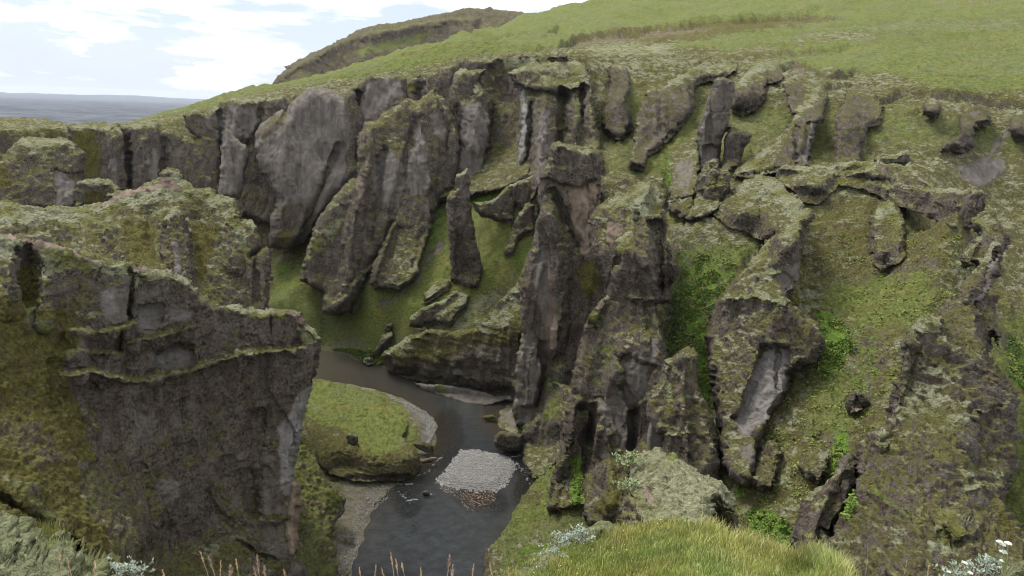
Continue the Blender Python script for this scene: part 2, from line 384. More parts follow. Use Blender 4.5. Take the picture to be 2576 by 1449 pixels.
def smin(a, b, k=1.5): h_ = np.clip(.5 + .5 * (b - a) / k, 0, 1); return b * (1 - h_) + a * h_ - k * h_ * (1 - h_)
cap = cs * RR - np.where(RR > 60, 1.2 + (RR - rr0).clip(0) * 0, 0)
Zt = np.where(RR > 60, smin(Zt, cap, 2.0), Zt)
blend = sstep(0, 45, RR - rr0)
cap2 = (cr * (1 - blend) + cs * blend) * RR - .8
Zt = np.where((RR > 150), smin(Zt, cap2, 1.0), Zt)
lowf = cs * RR - 1.0 - np.abs(RR - 400) * .05 - 40 * sstep(-16, -10, np.degrees(az)[:, None])
Zt = np.where((RR > rr0 + 30) & (np.degrees(az)[:, None] > -26.5) & (np.degrees(az)[:, None] < -10) & (RR < 600), np.maximum(Zt, lowf), Zt)
# river outline in plan
RIV = P('Z 322,350 345,354 365,364 380,366 400,375 440,389 488,397 512,401 500,410 497,424 510,432 526,440 535,452 534,475 520,510 505,545 486,576')
RIVL = P('Z 350,576 360,545 372,512 384,492 400,482 418,470 424,458 436,446 438,428 430,415 410,402 385,392 350,384 313,378')
rv = [tuple(at(a, b, rz(a, b, WZ))[:2]) for a, b in RIV] + [(-4, 88), (-4, 75), (-24, 75), (-23, 88)] + [tuple(at(a, b, rz(a, b, WZ))[:2]) for a, b in RIVL] + [(-75, 185), (-110, 195), (-135, 225), (-165, 240), (-160, 262), (-125, 250), (-100, 220), (-70, 212)]
Pt = np.stack([X.ravel(), Y.ravel(), Zt.ravel()], -1)
wob = np.stack([perlin(Pt * [1, 1, 0], 3.0, 5), perlin(Pt * [1, 1, 0], 3.0, 8)], -1) * .7
SDR = sdist(Pt[:, 0] + wob[:, 0], Pt[:, 1] + wob[:, 1], rv)
zt = Pt[:, 2].copy()
rr_ = np.hypot(Pt[:, 0], Pt[:, 1])
amp = np.clip(rr_ / 60, .05, 1) * sstep(1, 14, SDR)
qx, qy = topix(Pt)
for ln, hh_, r_a, r_b in (('Z 548,56 556,46 575,35 620,28 700,22 780,14 820,10', 5.5, 270, 620), ('Z 640,66 700,62 780,52 850,46', 2.2, 270, 500), ('Z 760,74 800,58 806,64 830,70 860,66', 3.5, 230, 420), ('Z 850,100 900,90 960,93 1024,102 1100,110', 3.0, 200, 420),
                         ('Z 820,88 840,82 860,78 880,79', 2.5, 230, 420), ('Z 900,30 960,34 1030,30 1100,30', 2.0, 300, 700), ('Z 470,30 500,38 540,34 560,24', 6, 400, 800), ('Z 690,98 730,90 760,88', 2.0, 200, 330)):
    lp = P(ln); lx = [a for a, b in lp]; ly = [b for a, b in lp]
    dy = qy - np.interp(qx, lx, ly) - 1.5 * perlin(Pt, 9, 31); fd = sstep(lx[0] - 8, lx[0] + 8, qx) * (1 - sstep(lx[-1] - 8, lx[-1] + 8, qx)) * ((rr_ > r_a) & (rr_ < r_b))
    zt -= hh_ * fd * sstep(0, 1.5, dy) * np.exp(-np.clip(dy, 0, None) / 9)
n = fbm(Pt * [1, 1, 0], 26, 4, .5, 3); tpx0 = topix(Pt)[0]
zt += amp * (1.4 * n) * np.clip(rr_ / 250, .4, 2.2)
far = sstep(330, 900, rr_)
lump = billow(Pt * [1, 1, .6], 5.0, 3, .55, 4)
zt += amp * .65 * lump * (1 - .3 * far)
rough = 1 - .85 * sstep(-6, 6, -sdist(*topix(Pt), P('Z 120,130 220,105 300,90 440,66 560,58 700,48 800,66 900,84 1100,90 1100,-200 120,-200')))
rough *= 1 - .6 * sstep(-6, 6, -sdist(*topix(Pt), P('Z 270,255 420,240 440,180 540,180 540,330 470,350 400,372 270,345')))
zt += amp * rough * (.38 * billow(Pt * [1, 1, .6], 1.9, 3, .6, 14) + .5 * np.clip(fbm(Pt * [1, 1, .4], 6.5, 3, .5, 34), -.2, 1))
zt += 3.2 * sstep(260, 420, rr_) * fbm(Pt * [1, 1, 0], 75, 4, .5, 23) * (1 - sstep(1000, 1400, rr_)) * (tpx0 > 470)
terr = np.abs(perlin(Pt * [.35, .35, 1.0], 2.3, 9))      # little sheep-track steps on the steep grass
zt += amp * .35 * terr * (1 - far)
land = np.maximum(zt, -69.75)
zt = np.where(SDR < 0, -70 - np.minimum(-SDR * .35, 1.6), -70 + (land + 70) * sstep(-.5, 5, SDR))
Pt[:, 2] = zt
ZT = zt.reshape(NA, NR)
TE = ZT / rad[None]
K0 = np.searchsorted(rad, 40); TEM = np.maximum.accumulate(TE[:, K0:], axis=1)
def tdepth(px, py, rmin=40):
    """horizontal range at which the photo ray first meets the ground sheet"""
    s, c, t = ray(px, py); a = np.degrees(np.arctan2(s, c)); j = int(np.clip(round((a - AZ0) / (AZ1 - AZ0) * (NA - 1)), 0, NA - 1))
    k0 = np.searchsorted(rad, rmin)
    k = np.nonzero(TE[j, k0:] >= t)[0]
    return rad[k0 + k[0]] if len(k) else 300.0
TD = np.empty((600, 340))
for _i in range(600):
    _x = -80 + _i * 2.0; _y = -40 + np.arange(340) * 2.0
    _s, _c, _t = ray(np.full(340, _x), _y)
    _j = np.clip(np.round((np.degrees(np.arctan2(_s, _c)) - AZ0) / (AZ1 - AZ0) * (NA - 1)).astype(int), 0, NA - 1)
    for _q in range(340):
        _k = np.searchsorted(TEM[_j[_q]], _t[_q]); TD[_i, _q] = rad[min(K0 + _k, NR - 1)]
def boxf(M, k, ax):
    C_ = np.cumsum(np.concatenate([np.repeat(np.take(M, [0], ax), k + 1, ax), M, np.repeat(np.take(M, [-1], ax), k, ax)], ax), ax)
    n_ = M.shape[ax]; return (np.take(C_, np.arange(2 * k + 1, 2 * k + 1 + n_), ax) - np.take(C_, np.arange(0, n_), ax)) / (2 * k + 1)
TDM = np.minimum(TD, 400.); _m = TDM.copy()
for _d in (-2, -1, 1, 2):
    _m = np.minimum(_m, np.roll(TDM, _d, 0)); _m = np.minimum(_m, np.roll(TDM, _d, 1))
for _k in range(3): _m = boxf(boxf(_m, 2, 0), 2, 1)
TDM = _m
def tdmap(x, y):
    u = np.clip((x + 80) / 2, 0, 598.9); v = np.clip((y + 40) / 2, 0, 338.9); i = u.astype(int); j = v.astype(int); u -= i; v -= j
    return (TDM[i, j] * (1 - u) + TDM[i + 1, j] * u) * (1 - v) + (TDM[i, j + 1] * (1 - u) + TDM[i + 1, j + 1] * u) * v
# painting -------------------------------------------------------
CH = {'grey': (0, 0), 'moss': (0, 1), 'grass': (0, 2), 'leaf': (1, 0), 'tan': (1, 1), 'rust': (1, 2)}
def paint(px, py, ops, base, W, warp=2.5):
    n = len(px); A = np.zeros((n, 3), np.float32); B = np.zeros((n, 3), np.float32)
    for c, v in base.items(): (A, B)[CH[c][0]][:, CH[c][1]] = v
    if ops:
        wx = px + warp * (perlin(W, 4.0, 3) + .6 * perlin(W, 1.6, 5)) * 1.6; wy = py + warp * (perlin(W, 4.0, 7) + .6 * perlin(W, 1.6, 9)) * 1.6
    for op in ops:
        ch, s = op[0], op[1]; v = op[2] if len(op) > 2 else 1.0; fe = op[3] if len(op) > 3 else 3.0
        if ch == 'grey' and fe > 2.6: fe *= 2
        pts = P(s)
        if ch.endswith('~'):
            ch = ch[:-1]; d, _ = segd(wx, wy, pts, False); k = 1 - sstep(fe * .5, fe * 1.5, d)
        else: k = sstep(-fe * .5, fe, -sdist(wx, wy, pts))
        if ch == 'rock':
            A *= (1 - k * v)[:, None]; B *= (1 - k * v)[:, None]; continue
        T_, i = CH[ch]
        keep = (1 - k * max(v, 0) * .9)[:, None]
        A *= keep; B *= keep
        arr = (A, B)[T_]; arr[:, i] = arr[:, i] * (1 - k) + v * k
    return A, B
tpx, tpy = topix(Pt)
OPS_T = [
 ('grass', 'Z 120,80 400,30 560,-30 1100,-60 1100,90 960,95 900,75 820,70 780,62 700,50 640,52 560,50 480,55 430,66 380,75 300,86 240,96 210,108 150,119 120,119', .95, 8),
 ('moss', 'Z 560,48 640,42 760,50 800,66 900,85 980,95 1030,110 1030,140 900,130 800,100 700,80 600,75 560,70', .42, 10),
 ('rust', 'Z 556,46 575,34 620,26 660,24 740,18 830,14 860,20 780,28 720,38 660,46 600,50', .9, 6), ('tan', 'Z 560,46 580,36 620,29 700,25 740,23 700,36 640,43 590,50', .55, 5), ('tan', 'Z 760,20 830,14 850,18 790,28', .4, 4), ('rust', 'Z 640,56 760,46 880,44 800,56 700,62', .45, 6), ('tan', 'Z 790,58 800,62 806,74 800,80 790,72', .7, 3), ('rust~', 'Z 700,60 780,52 840,50', .6, 2), ('rust~', 'Z 640,70 700,72 760,70', .5, 2.5), ('rust~', 'Z 850,98 900,88 960,92 1020,100', .6, 2.5), ('rust~', 'Z 480,42 520,34 560,36', .5, 2), ('rust~', 'Z 560,60 640,54 720,50', .5, 3), ('rust~', 'Z 820,36 900,44 1024,50', .45, 2.5), ('rust~', 'Z 700,8 860,4 1024,12', .4, 2.5), ('tan~', 'Z 930,2 1000,3', .6, 1.5), ('moss~', 'Z 800,36 900,26 1024,24', .5, 7), ('moss~', 'Z 740,50 860,36 1000,44', .4, 3), ('moss', 'Z 580,48 620,42 680,42 670,56 600,58', .8, 6),
 ('rust', 'Z 600,85 700,80 800,95 900,95 1030,110 1030,480 960,480 960,200 900,170 800,170 600,190', .30, 12),
 ('grass', 'Z 600,80 680,85 800,100 900,95 1030,130 1030,160 850,150 800,190 600,200', .50, 14),
 ('grass', 'Z 655,130 700,110 660,185 640,170', .7, 8), ('grass', 'Z 770,130 745,165 720,195 700,185', .7, 8),
 ('grass', 'Z 270,255 330,268 380,270 420,240 440,180 520,170 540,240 530,330 470,345 410,372 330,350 270,340', .80, 8),
 ('leaf', 'Z 460,205 480,188 505,172 520,170 512,186 490,200 470,212', .7, 4),
 ('leaf', 'Z 270,258 310,262 300,272 275,282', .55, 6), ('leaf', 'Z 425,240 436,205 446,205 440,240 425,262', .6, 4), ('leaf', 'Z 372,292 400,280 415,285 380,312', .5, 6),
 ('rust', 'Z 480,290 520,260 530,320 480,345 440,330', .42, 10), ('moss', 'Z 395,345 440,300 480,290 520,290 520,330 450,350', .6, 8),
 ('rust', 'Z 300,220 325,235 300,262 280,240', .6, 8), ('rust', 'Z 450,140 520,140 520,180 480,180', .5, 8),
 ('grey~', 'Z 445,240 430,262 415,282 398,296 385,305', .8, 1.8), ('grey', 'Z 495,200 512,188 514,196 500,206', .7, 2), ('grey', 'Z 420,262 440,235 450,240 430,270', .55, 3),
 ('grass', 'Z 300,378 340,380 385,395 410,405 415,430 440,460 340,460 300,440', .95, 4),
 ('grey', 'Z 395,394 420,402 436,420 440,445 420,455 418,430 405,412', .9, 3), ('grey', 'Z 335,400 372,404 400,412 395,416 360,410 320,402', .6, 2),
 ('grey', 'Z 482,398 512,396 520,430 500,428', .75, 3),
 ('grey', 'Z 340,470 400,480 384,500 360,576 330,576', .95, 4),
 ('rust', 'Z 640,180 760,180 760,230 700,240 650,240', .45, 10), ('moss', 'Z 660,190 740,190 760,220 690,235 650,225', .65, 8),
 ('grass', 'Z 680,240 760,240 740,290 700,330 690,400 670,380 676,280', .80, 14), ('leaf', 'Z 664,250 690,245 720,255 745,262 735,285 720,310 705,350 712,420 690,430 676,400 664,350 665,300', .50, 8),
 ('leaf~', 'Z 694,320 702,350 705,380 708,410', .9, 5),
 ('rust', 'Z 800,190 960,190 960,250 930,310 900,330 850,560 800,560 790,400 810,300', .50, 14),
 ('grass', 'Z 820,280 940,260 940,320 890,340 880,400 850,440 800,440 800,380', .62, 16),
 ('leaf', 'Z 815,330 850,315 880,330 890,370 880,400 850,400 830,380', .42, 12),
 ('leaf', 'Z 812,306 830,308 848,330 850,352 834,358 820,340', .85, 6), ('leaf', 'Z 832,432 850,430 850,460 838,480 824,478', .85, 5), ('leaf', 'Z 745,514 775,512 800,535 790,552 750,535', .9, 6),
 ('leaf', 'Z 735,465 748,470 748,500 735,500', .7, 4), ('leaf', 'Z 815,345 845,350 840,380 815,385', .6, 8),
 ('grey', 'Z 955,165 1005,155 1010,168 985,190 960,180', .8, 4), ('grey~', 'Z 1025,120 1000,140 985,160', .7, 3), ('grey', 'Z 880,175 905,180 900,200 870,195', .55, 6),
 ('grass', 'Z 985,320 1040,300 1040,600 1000,600 1000,430', .62, 8), ('leaf', 'Z 1000,330 1030,330 1030,400 1004,380', .5, 8),
 ('grass', 'Z 500,480 560,500 620,530 620,600 480,600', .7, 8), ('leaf', 'Z 560,440 590,430 600,500 590,530 560,520', .8, 4),
 ('grass', 'Z 0,380 80,400 240,560 300,600 -60,620 -60,380', .5, 10), ('rust', 'Z -60,380 100,440 240,560 200,600 -60,600', .6, 10),
]
near = rr_ < 45
W2 = Pt.copy()
A_, B_ = paint(tpx, tpy, OPS_T, {'rust': .42, 'moss': .35, 'grass': .30}, W2, 3.0)
A_[near] = (0, .4, .75); B_[near] = 0
gv = sstep(4, 0.3, SDR); A_[:, 0] = np.maximum(A_[:, 0], gv * .85); A_[:, 2] *= 1 - gv * .6; B_ *= (1 - gv)[:, None]
TA, TB = A_, B_
idx = np.arange(NA * NR).reshape(NA, NR)
Qt = np.stack([idx[:-1, :-1], idx[1:, :-1], idx[1:, 1:], idx[:-1, 1:]], -1).reshape(-1, 4)[:, ::-1]
gnd = mkmesh('ground', Pt, Qt, M_LAND, A_, B_, origin=(0, 0, -70)); tag(gnd, kind='structure')
# river
rx = np.linspace(-180, 40, 400); ry = np.linspace(70, 285, 400)
# a plain sheet clipped by the banks: water stands wherever the bed is below it
gx, gy_ = np.meshgrid(np.linspace(-180, 40, 420), np.linspace(70, 285, 420), indexing='ij')
wp = np.stack([gx.ravel(), gy_.ravel(), np.full(gx.size, WZ)], -1)
wsd = sdist(wp[:, 0], wp[:, 1], rv)
wpx, wpy = topix(wp)
depth = sstep(0, 7, -wsd)
foam = np.zeros(len(wp)); 
for s, wd in (('D2 780,820 860,830 940,825', 2.2), ('D2 1600,640 1680,630', 2.0), ('D2 1640,680 1700,760 1730,820', 2.4), ('D2 960,770 1040,740 1100,660 1150,640', 1.6), ('D2 840,880 900,940 960,930', 2.8), ('D2 1000,880 1080,900', 1.5)):
    d, _ = segd(wpx, wpy, P(s), False); foam = np.maximum(foam, 1 - sstep(0, wd, d))
rif = np.zeros(len(wp))
for s, wd in (('D2 1180,400 1200,520 1100,640 1000,760 860,850 900,960', 16), ('D2 1600,640 1700,760 1650,900', 9), ('D2 1300,900 1500,950', 14)):
    d, _ = segd(wpx, wpy, P(s), False); rif = np.maximum(rif, 1 - sstep(wd * .3, wd, d))
brown = np.zeros(len(wp))
for s, v in (('D2 260,120 420,90 760,230 1000,330 1050,400 940,300 650,190', .9), ('D2 1380,300 1560,430 1560,470 1480,480 1400,420', 1.0), ('D2 1290,850 1480,850 1480,960 1300,990', 1.0), ('D2 275,0 480,0 700,160 480,150 275,120', .55)):
    brown = np.maximum(brown, v * sstep(-3, 4, -sdist(wpx, wpy, P(s))))
WA = np.stack([depth, np.clip(foam, 0, 1), rif], -1); WB = np.stack([brown * 1.1, sstep(150, 100, wp[:, 1]), 0 * brown], -1)  # pb green: mask of the near reach, for its painted sky sheen
keep = (wsd < 3.5).reshape(gx.shape); wi = np.arange(gx.size).reshape(gx.shape)
kq = keep[:-1, :-1] & keep[1:, :-1] & keep[1:, 1:] & keep[:-1, 1:]
Qw = np.stack([wi[:-1, :-1], wi[1:, :-1], wi[1:, 1:], wi[:-1, 1:]], -1)[kq]
used, inv = np.unique(Qw, return_inverse=True)
def water_material():
    m = MB('river_water')
    a = m.n('ShaderNodeVertexColor', layer_name='pa'); s = m.n('ShaderNodeSeparateColor'); m.l(a.outputs[0], s.inputs[0]); d, f, r = s.outputs[:3]
    a2 = m.n('ShaderNodeVertexColor', layer_name='pb'); s2 = m.n('ShaderNodeSeparateColor'); m.l(a2.outputs[0], s2.inputs[0]); br = s2.outputs[0]
    n = m.noise(.5, 4); st = m.noise(3.5, 4, .6, off=4)
    c = m.mix(m.ramp(st, .3, .7), (.030, .024, .016), (.075, .056, .036))
    c = m.mix(d, c, m.mix(m.ramp(n, .35, .65), (.020, .028, .031), (.040, .048, .052)))
    c = m.mix(m.math('MULTIPLY', s2.outputs[1], .85), c, m.mix(m.ramp(n, .35, .65), (.050, .056, .062), (.085, .092, .100)))  # near reach paler: sky reflection put into the colour, over grey gravel bed
    c = m.mix(m.math('MULTIPLY', br, .85), c, m.mix(m.ramp(st, .35, .65), (.040, .027, .018), (.066, .046, .031)))
    gp_ = m.n('ShaderNodeSeparateXYZ'); m.l(m.geo.outputs['Position'], gp_.inputs[0])
    c = m.mix(m.math('MULTIPLY', m.ramp(gp_.outputs['Y'], 160, 205), .8), c, m.mix(m.ramp(st, .35, .65), (.060, .052, .026), (.100, .082, .044)))
    wv = m.noise(1.0, 7, .74, stretch=(1, 1.7, 1), off=7)
    fm = m.math('MULTIPLY', m.ramp(m.math('ADD', m.math('MULTIPLY', f, .17), wv), .62, .70), m.ramp(f, 0.02, .2))
    fm2 = m.math('MULTIPLY', m.ramp(m.noise(2.6, 5, .7, stretch=(1, 1.7, 1), off=17), .57, .66), m.math('MULTIPLY', r, .42))
    fm = m.math('MAXIMUM', fm, fm2)
    c = m.mix(fm, c, (.62, .66, .70))
    m.put(m.b.inputs['Base Color'], c); m.put(m.b.inputs['Roughness'], m.math('ADD', .07, m.math('MULTIPLY', fm, .5)))
    m.b.inputs['IOR'].default_value = 1.6
    hh = m.math('MULTIPLY', wv, m.math('ADD', .35, m.math('MULTIPLY', r, 1.1)))
    m.l(m.bump(hh, 5.0, 1.0), m.b.inputs['Normal'])
    return m.m
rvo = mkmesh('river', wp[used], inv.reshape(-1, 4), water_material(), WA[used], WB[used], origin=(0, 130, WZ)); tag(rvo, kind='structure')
# far lava plain out to the horizon
def plain_material():
    m = MB('lava_plain'); n1 = m.noise(.004, 6, .6); n2 = m.noise(.02, 5, .7, stretch=(1, .35, 1), off=3)
    c = m.mix(m.ramp(n1, .35, .65), (.060, .066, .078), (.120, .128, .140)); c = m.mix(m.ramp(n2, .5, .68), c, (.035, .040, .052))
    m.put(m.b.inputs['Base Color'], c); m.b.inputs['Roughness'].default_value = 1; m.b.inputs['Specular IOR Level'].default_value = 0
    return m.m
na, nr = 240, 150
pa_ = np.radians(np.linspace(-60, 60, na)); pr = np.geomspace(600, 42000, nr)
px_ = np.sin(pa_)[:, None] * pr; py_ = np.cos(pa_)[:, None] * pr; pz = np.full(px_.shape, -112.0)
PP = np.stack([px_.ravel(), py_.ravel(), pz.ravel()], -1)
PP[:, 2] += 7 * fbm(PP, 420, 3, .6, 2) * sstep(1500, 3000, PP[:, 1]) + sstep(24000, 34000, np.hypot(PP[:, 0], PP[:, 1])) * (90 + 90 * fbm(PP, (2600, 9000, 1), 4, .6, 5))
pi_ = np.arange(na * nr).reshape(na, nr)
pl = mkmesh('plain', PP, np.stack([pi_[:-1, :-1], pi_[1:, :-1], pi_[1:, 1:], pi_[:-1, 1:]], -1).reshape(-1, 4)[:, ::-1], plain_material(), origin=(0, 0, -112)); tag(pl, kind='structure')
# ---------------------------------------------------------------- rock formations
FORM = {}; LEAFY = []
def form(name, label, cat, outline, rp, T=6.0, E=9.0, sp=1.25, relief=(), ops=(), base=None, warp=1.4, Tb=None,
         big=(1.2, 9.0), lump=(.35, 2.2), flute=(.6, 2.4), strata=(.0, 2.0), mat=None, group=None, kind=None, lean=None, key=None, wm_=1.0, seat=True, sb=0, soft=(), fac=(.55, 3.2)):
    """a solid rock: its outline stands at the given ranges, the front swells towards the viewer by T metres and the back by Tb.
    rp: list of (x, y, range) or (x, y, None) = where the ground is, plus dr; lean = list of (x, y, dr) tops measured from the mean base range"""
    poly = P(outline) if isinstance(outline, str) else outline
    pp = np.array(poly)
    C = []; V = []
    for q in rp:
        x, y = P(q[0])[0] if isinstance(q[0], str) else (q[0], q[1])
        r = q[1] if isinstance(q[0], str) else q[2]
        d = (q[2] if isinstance(q[0], str) and len(q) > 2 else (q[3] if not isinstance(q[0], str) and len(q) > 3 else 0))
        if r is None: r = tdepth(x, y) + d
        elif isinstance(r, tuple): r = float(rz(x, y, r[0]))
        C.append((x, y)); V.append(r)
    if lean:
        m = np.mean(V)
        for x, y, d in lean: C.append((x, y)); V.append(m + d)
    C = np.array(C, float); V = np.array(V, float)
    x0, y0 = pp.min(0) - 4; x1, y1 = pp.max(0) + 4
    gx, gy = np.meshgrid(np.arange(x0, x1, sp), np.arange(y0, y1, sp), indexing='ij'); sh = gx.shape
    x = gx.ravel(); y = gy.ravel()
    if len(C) >= 4: r = rbf(C, V, np.stack([x, y], -1), 6.0)
    elif len(C) == 1: r = np.full(x.shape, V[0])
    elif len(C) == 2:
        dd = C[1] - C[0]; t = ((x - C[0, 0]) * dd[0] + (y - C[0, 1]) * dd[1]) / (dd @ dd); r = V[0] + (V[1] - V[0]) * np.clip(t, -.5, 1.5)
    else:
        S = np.linalg.solve(np.c_[np.ones(3), C], V); r = S[0] + S[1] * x + S[2] * y
    r = np.clip(r, V.min() * .85, V.max() * 1.1)
    if V.min() > 40 and seat: r = np.minimum(r, tdmap(x, y) - .3)
    W = at(x, y, r)
    mpp = float(np.median(r)) / F          # metres in one photo pixel
    k = 1.0
    wx = x + warp * (perlin(W, 3.0 * wm_, 11) * 1.2 + perlin(W, 1.1 * wm_, 13) * .8); wy = y + warp * (perlin(W, 3.0 * wm_, 15) * 1.2 + perlin(W, 1.1 * wm_, 17) * .8)
    sd = sdist(wx, wy, poly)
    S2 = sd.reshape(sh); ins = S2 < 0
    cell = ins[:-1, :-1] | ins[1:, :-1] | ins[1:, 1:] | ins[:-1, 1:]
    gi = np.arange(x.size).reshape(sh)
    Q = np.stack([gi[:-1, :-1], gi[:-1, 1:], gi[1:, 1:], gi[1:, :-1]], -1)[cell]
    gxs, gys = np.gradient(S2, sp); gn = np.hypot(gxs, gys) + 1e-6
    outv = (sd > 0)
    sx = np.clip(sd, 0, 1.6 * sp)
    X_ = x - np.where(outv, sx * (gxs / gn).ravel(), 0); Y_ = y - np.where(outv, sx * (gys / gn).ravel(), 0)
    mm = np.clip(-sd / (E * .72), 0, 1); g = np.sqrt(np.clip(1 - (1 - mm) ** 2, 0, 1)); g[outv] = 0
    off = np.zeros(x.size)
    for rl in relief:
        kd, s, wd, am = rl[:4]; pts = P(s)
        if kd == 'line':                    # ridge (+) or groove (-)
            d, _ = segd(wx, wy, pts, False); off += am * np.clip(1 - d / (wd * 1.9), 0, 1)
        elif kd == 'area':
            off += am * sstep(-wd, wd, -sdist(wx, wy, pts))
        elif kd == 'ledge':                 # a shelf: what lies below the line stands forward
            xs = [q[0] for q in pts]; ys = [q[1] for q in pts]
            yl = np.interp(wx, xs, ys); fade = sstep(xs[0] - 6, xs[0] + 6, wx) * (1 - sstep(xs[-1] - 6, xs[-1] + 6, wx))
            off += am * fade * sstep(-wd * .2, wd, wy - yl) * np.exp(-np.clip(wy - yl, 0, None) / (wd * 6))
    Fm = g
    kb = np.ones(x.size)
    if sb:
        yb = np.where(ins, gy, -1e9).max(1)[:, None]; kb = sstep(0, sb, (yb - gy)).ravel()
    for sp_, sw_ in soft: kb = kb * sstep(0, sw_, segd(x, y, P(sp_), False)[0])
    rf = r - T * g * kb - off * np.minimum(1, g * 1.5)
    used, inv = np.unique(Q, return_inverse=True); Qf = inv.reshape(-1, 4)
    Vf = at(X_[used], Y_[used], rf[used])
    bnd = outv[used]
    Vb = at(X_[used], Y_[used], (r + (Tb if Tb else T) * g)[used])
    # weld: the rim is shared by the front and the back
    nf = len(used); bi = np.full(nf, -1); ni = np.nonzero(~bnd)[0]; bi[ni] = nf + np.arange(len(ni)); bi[bnd] = np.nonzero(bnd)[0]
    Vall = np.concatenate([Vf, Vb[ni]]); Qb = bi[Qf][:, ::-1]
    Qall = np.concatenate([Qf, Qb])
    nrm = vnorm(Vall, Qall)
    upf = sstep(.15, .6, nrm[:, 2])
    d = .55 * big[0] * fbm(Vall, big[1], 3, .5, 1)
    fl = .6 - 2.2 * np.abs(perlin(Vall, (flute[1] * 1.3, flute[1] * 1.3, flute[1] * 11), 4)) - .7 * np.abs(perlin(Vall, (flute[1] * .5, flute[1] * .5, flute[1] * 4), 6))
    d += flute[0] * fl * (1 - .6 * upf)
    if fac[0]:
        fs = fac[1]; d += fac[0] * (1 - .75 * upf) * (facets(Vall, (fs, fs, fs * 2.6), 3) + .45 * facets(Vall, (fs * .38, fs * .38, fs * .8), 5))
    d += lump[0] * billow(Vall, lump[1], 3, .6, 7) * upf + lump[0] * .45 * (1 - upf) * (.3 - 1.6 * np.abs(perlin(Vall, lump[1] * .6, 19)))
    if strata[0]: d += strata[0] * (np.abs(perlin(Vall, (strata[1] * 6, strata[1] * 6, strata[1]), 8)) * 2 - .4)
    fade = np.ones(len(Vall)); fade[:nf] = np.clip(.35 + g[used] * 1.2, 0, 1)
    Vall = Vall + nrm * (d * fade)[:, None]
    ax = np.concatenate([X_[used], X_[used][ni]]); ay = np.concatenate([Y_[used], Y_[used][ni]])
    A, B = paint(ax, ay, ops, base or {'moss': .2}, Vall, 2.2)
    o = mkmesh(name, Vall, Qall, mat or M_LAND, A, B)
    tag(o, label, cat, group, kind)
    if key: FORM[key] = (Vall[:nf], nrm[:nf], X_[used], Y_[used], A[:nf], B[:nf])
    if V.min() > 40: LEAFY.append((Vall[:nf][B[:nf, 0] > .5], nrm[:nf][B[:nf, 0] > .5]))
    return o

exec_forms = True
# ---- far hill with its dark crags, beyond the green slope
form('crag_hill', None, None, 'M 650,240 675,215 700,190 735,160 790,130 850,105 900,75 960,60 1010,55 1100,35 1180,22 1250,22 1300,30 1400,48 1500,35 1540,60 1480,90 1400,120 1280,120 1180,130 1000,190 850,230 700,260',
     [(270, 84, 640), (350, 30, 760), (480, 10, 800), (600, 15, 780), (480, 60, 700), (300, 90, 620)], T=22, E=10, seat=False, big=(4, 60), lump=(.7, 7), flute=(3, 14), fac=(3, 18), warp=1.6, wm_=5, kind='structure',
     base={'grass': .3, 'moss': -.45}, ops=[('rock', 'M 690,215 740,160 800,135 900,85 960,65 1010,60 1100,50 1200,40 1170,75 1050,105 950,130 850,165 760,200', .95, 3), ('rock', 'M 1150,60 1250,50 1400,60 1510,38 1500,60 1400,95 1290,100 1200,85', .95, 3),
      ('grass', 'M 900,120 1000,90 1100,70 1060,110 900,150', .55, 3)], relief=[('ledge', 'M 700,190 800,130 900,85 1100,50 1200,40', 3, 22)])
# ---- the far wall
form('cliff_wall', 'far brown cliff at the left with two dark vertical cracks and a pale lower face', 'cliff',
     'C1 480,560 560,540 650,522 750,545 850,522 905,560 925,545 980,530 1050,515 1140,530 1180,585 1240,560 1300,600 1420,640 1500,600 1600,640 1620,1060 1200,1080 850,1060 600,1040 560,900',
     [(75, 190, 296), (110, 125, 300), (210, 190, 278), (160, 125, 292), (220, 140, 284)], T=7, Tb=14, relief=[('line', 'C1 905,570 930,750 940,1000', 1.8, -6), ('line', 'C1 1150,560 1200,700 1180,1000', 2.5, -4), ('line', 'C1 1040,650 1060,1000', 4, 2.5), ('line', 'C1 830,650 840,1000', 6, 3)],
     ops=[('grey', 'C1 1050,760 1100,690 1165,720 1170,990 1080,1000', .9, 3), ('grey', 'C1 780,760 860,780 870,1000 800,990', .8, 3), ('grey', 'C1 960,620 1030,680 1030,980 960,990', .55, 4), ('rust', 'C1 480,600 700,560 760,900 600,960', .8, 6), ('moss~', 'C1 560,545 1180,550', .8, 3)])
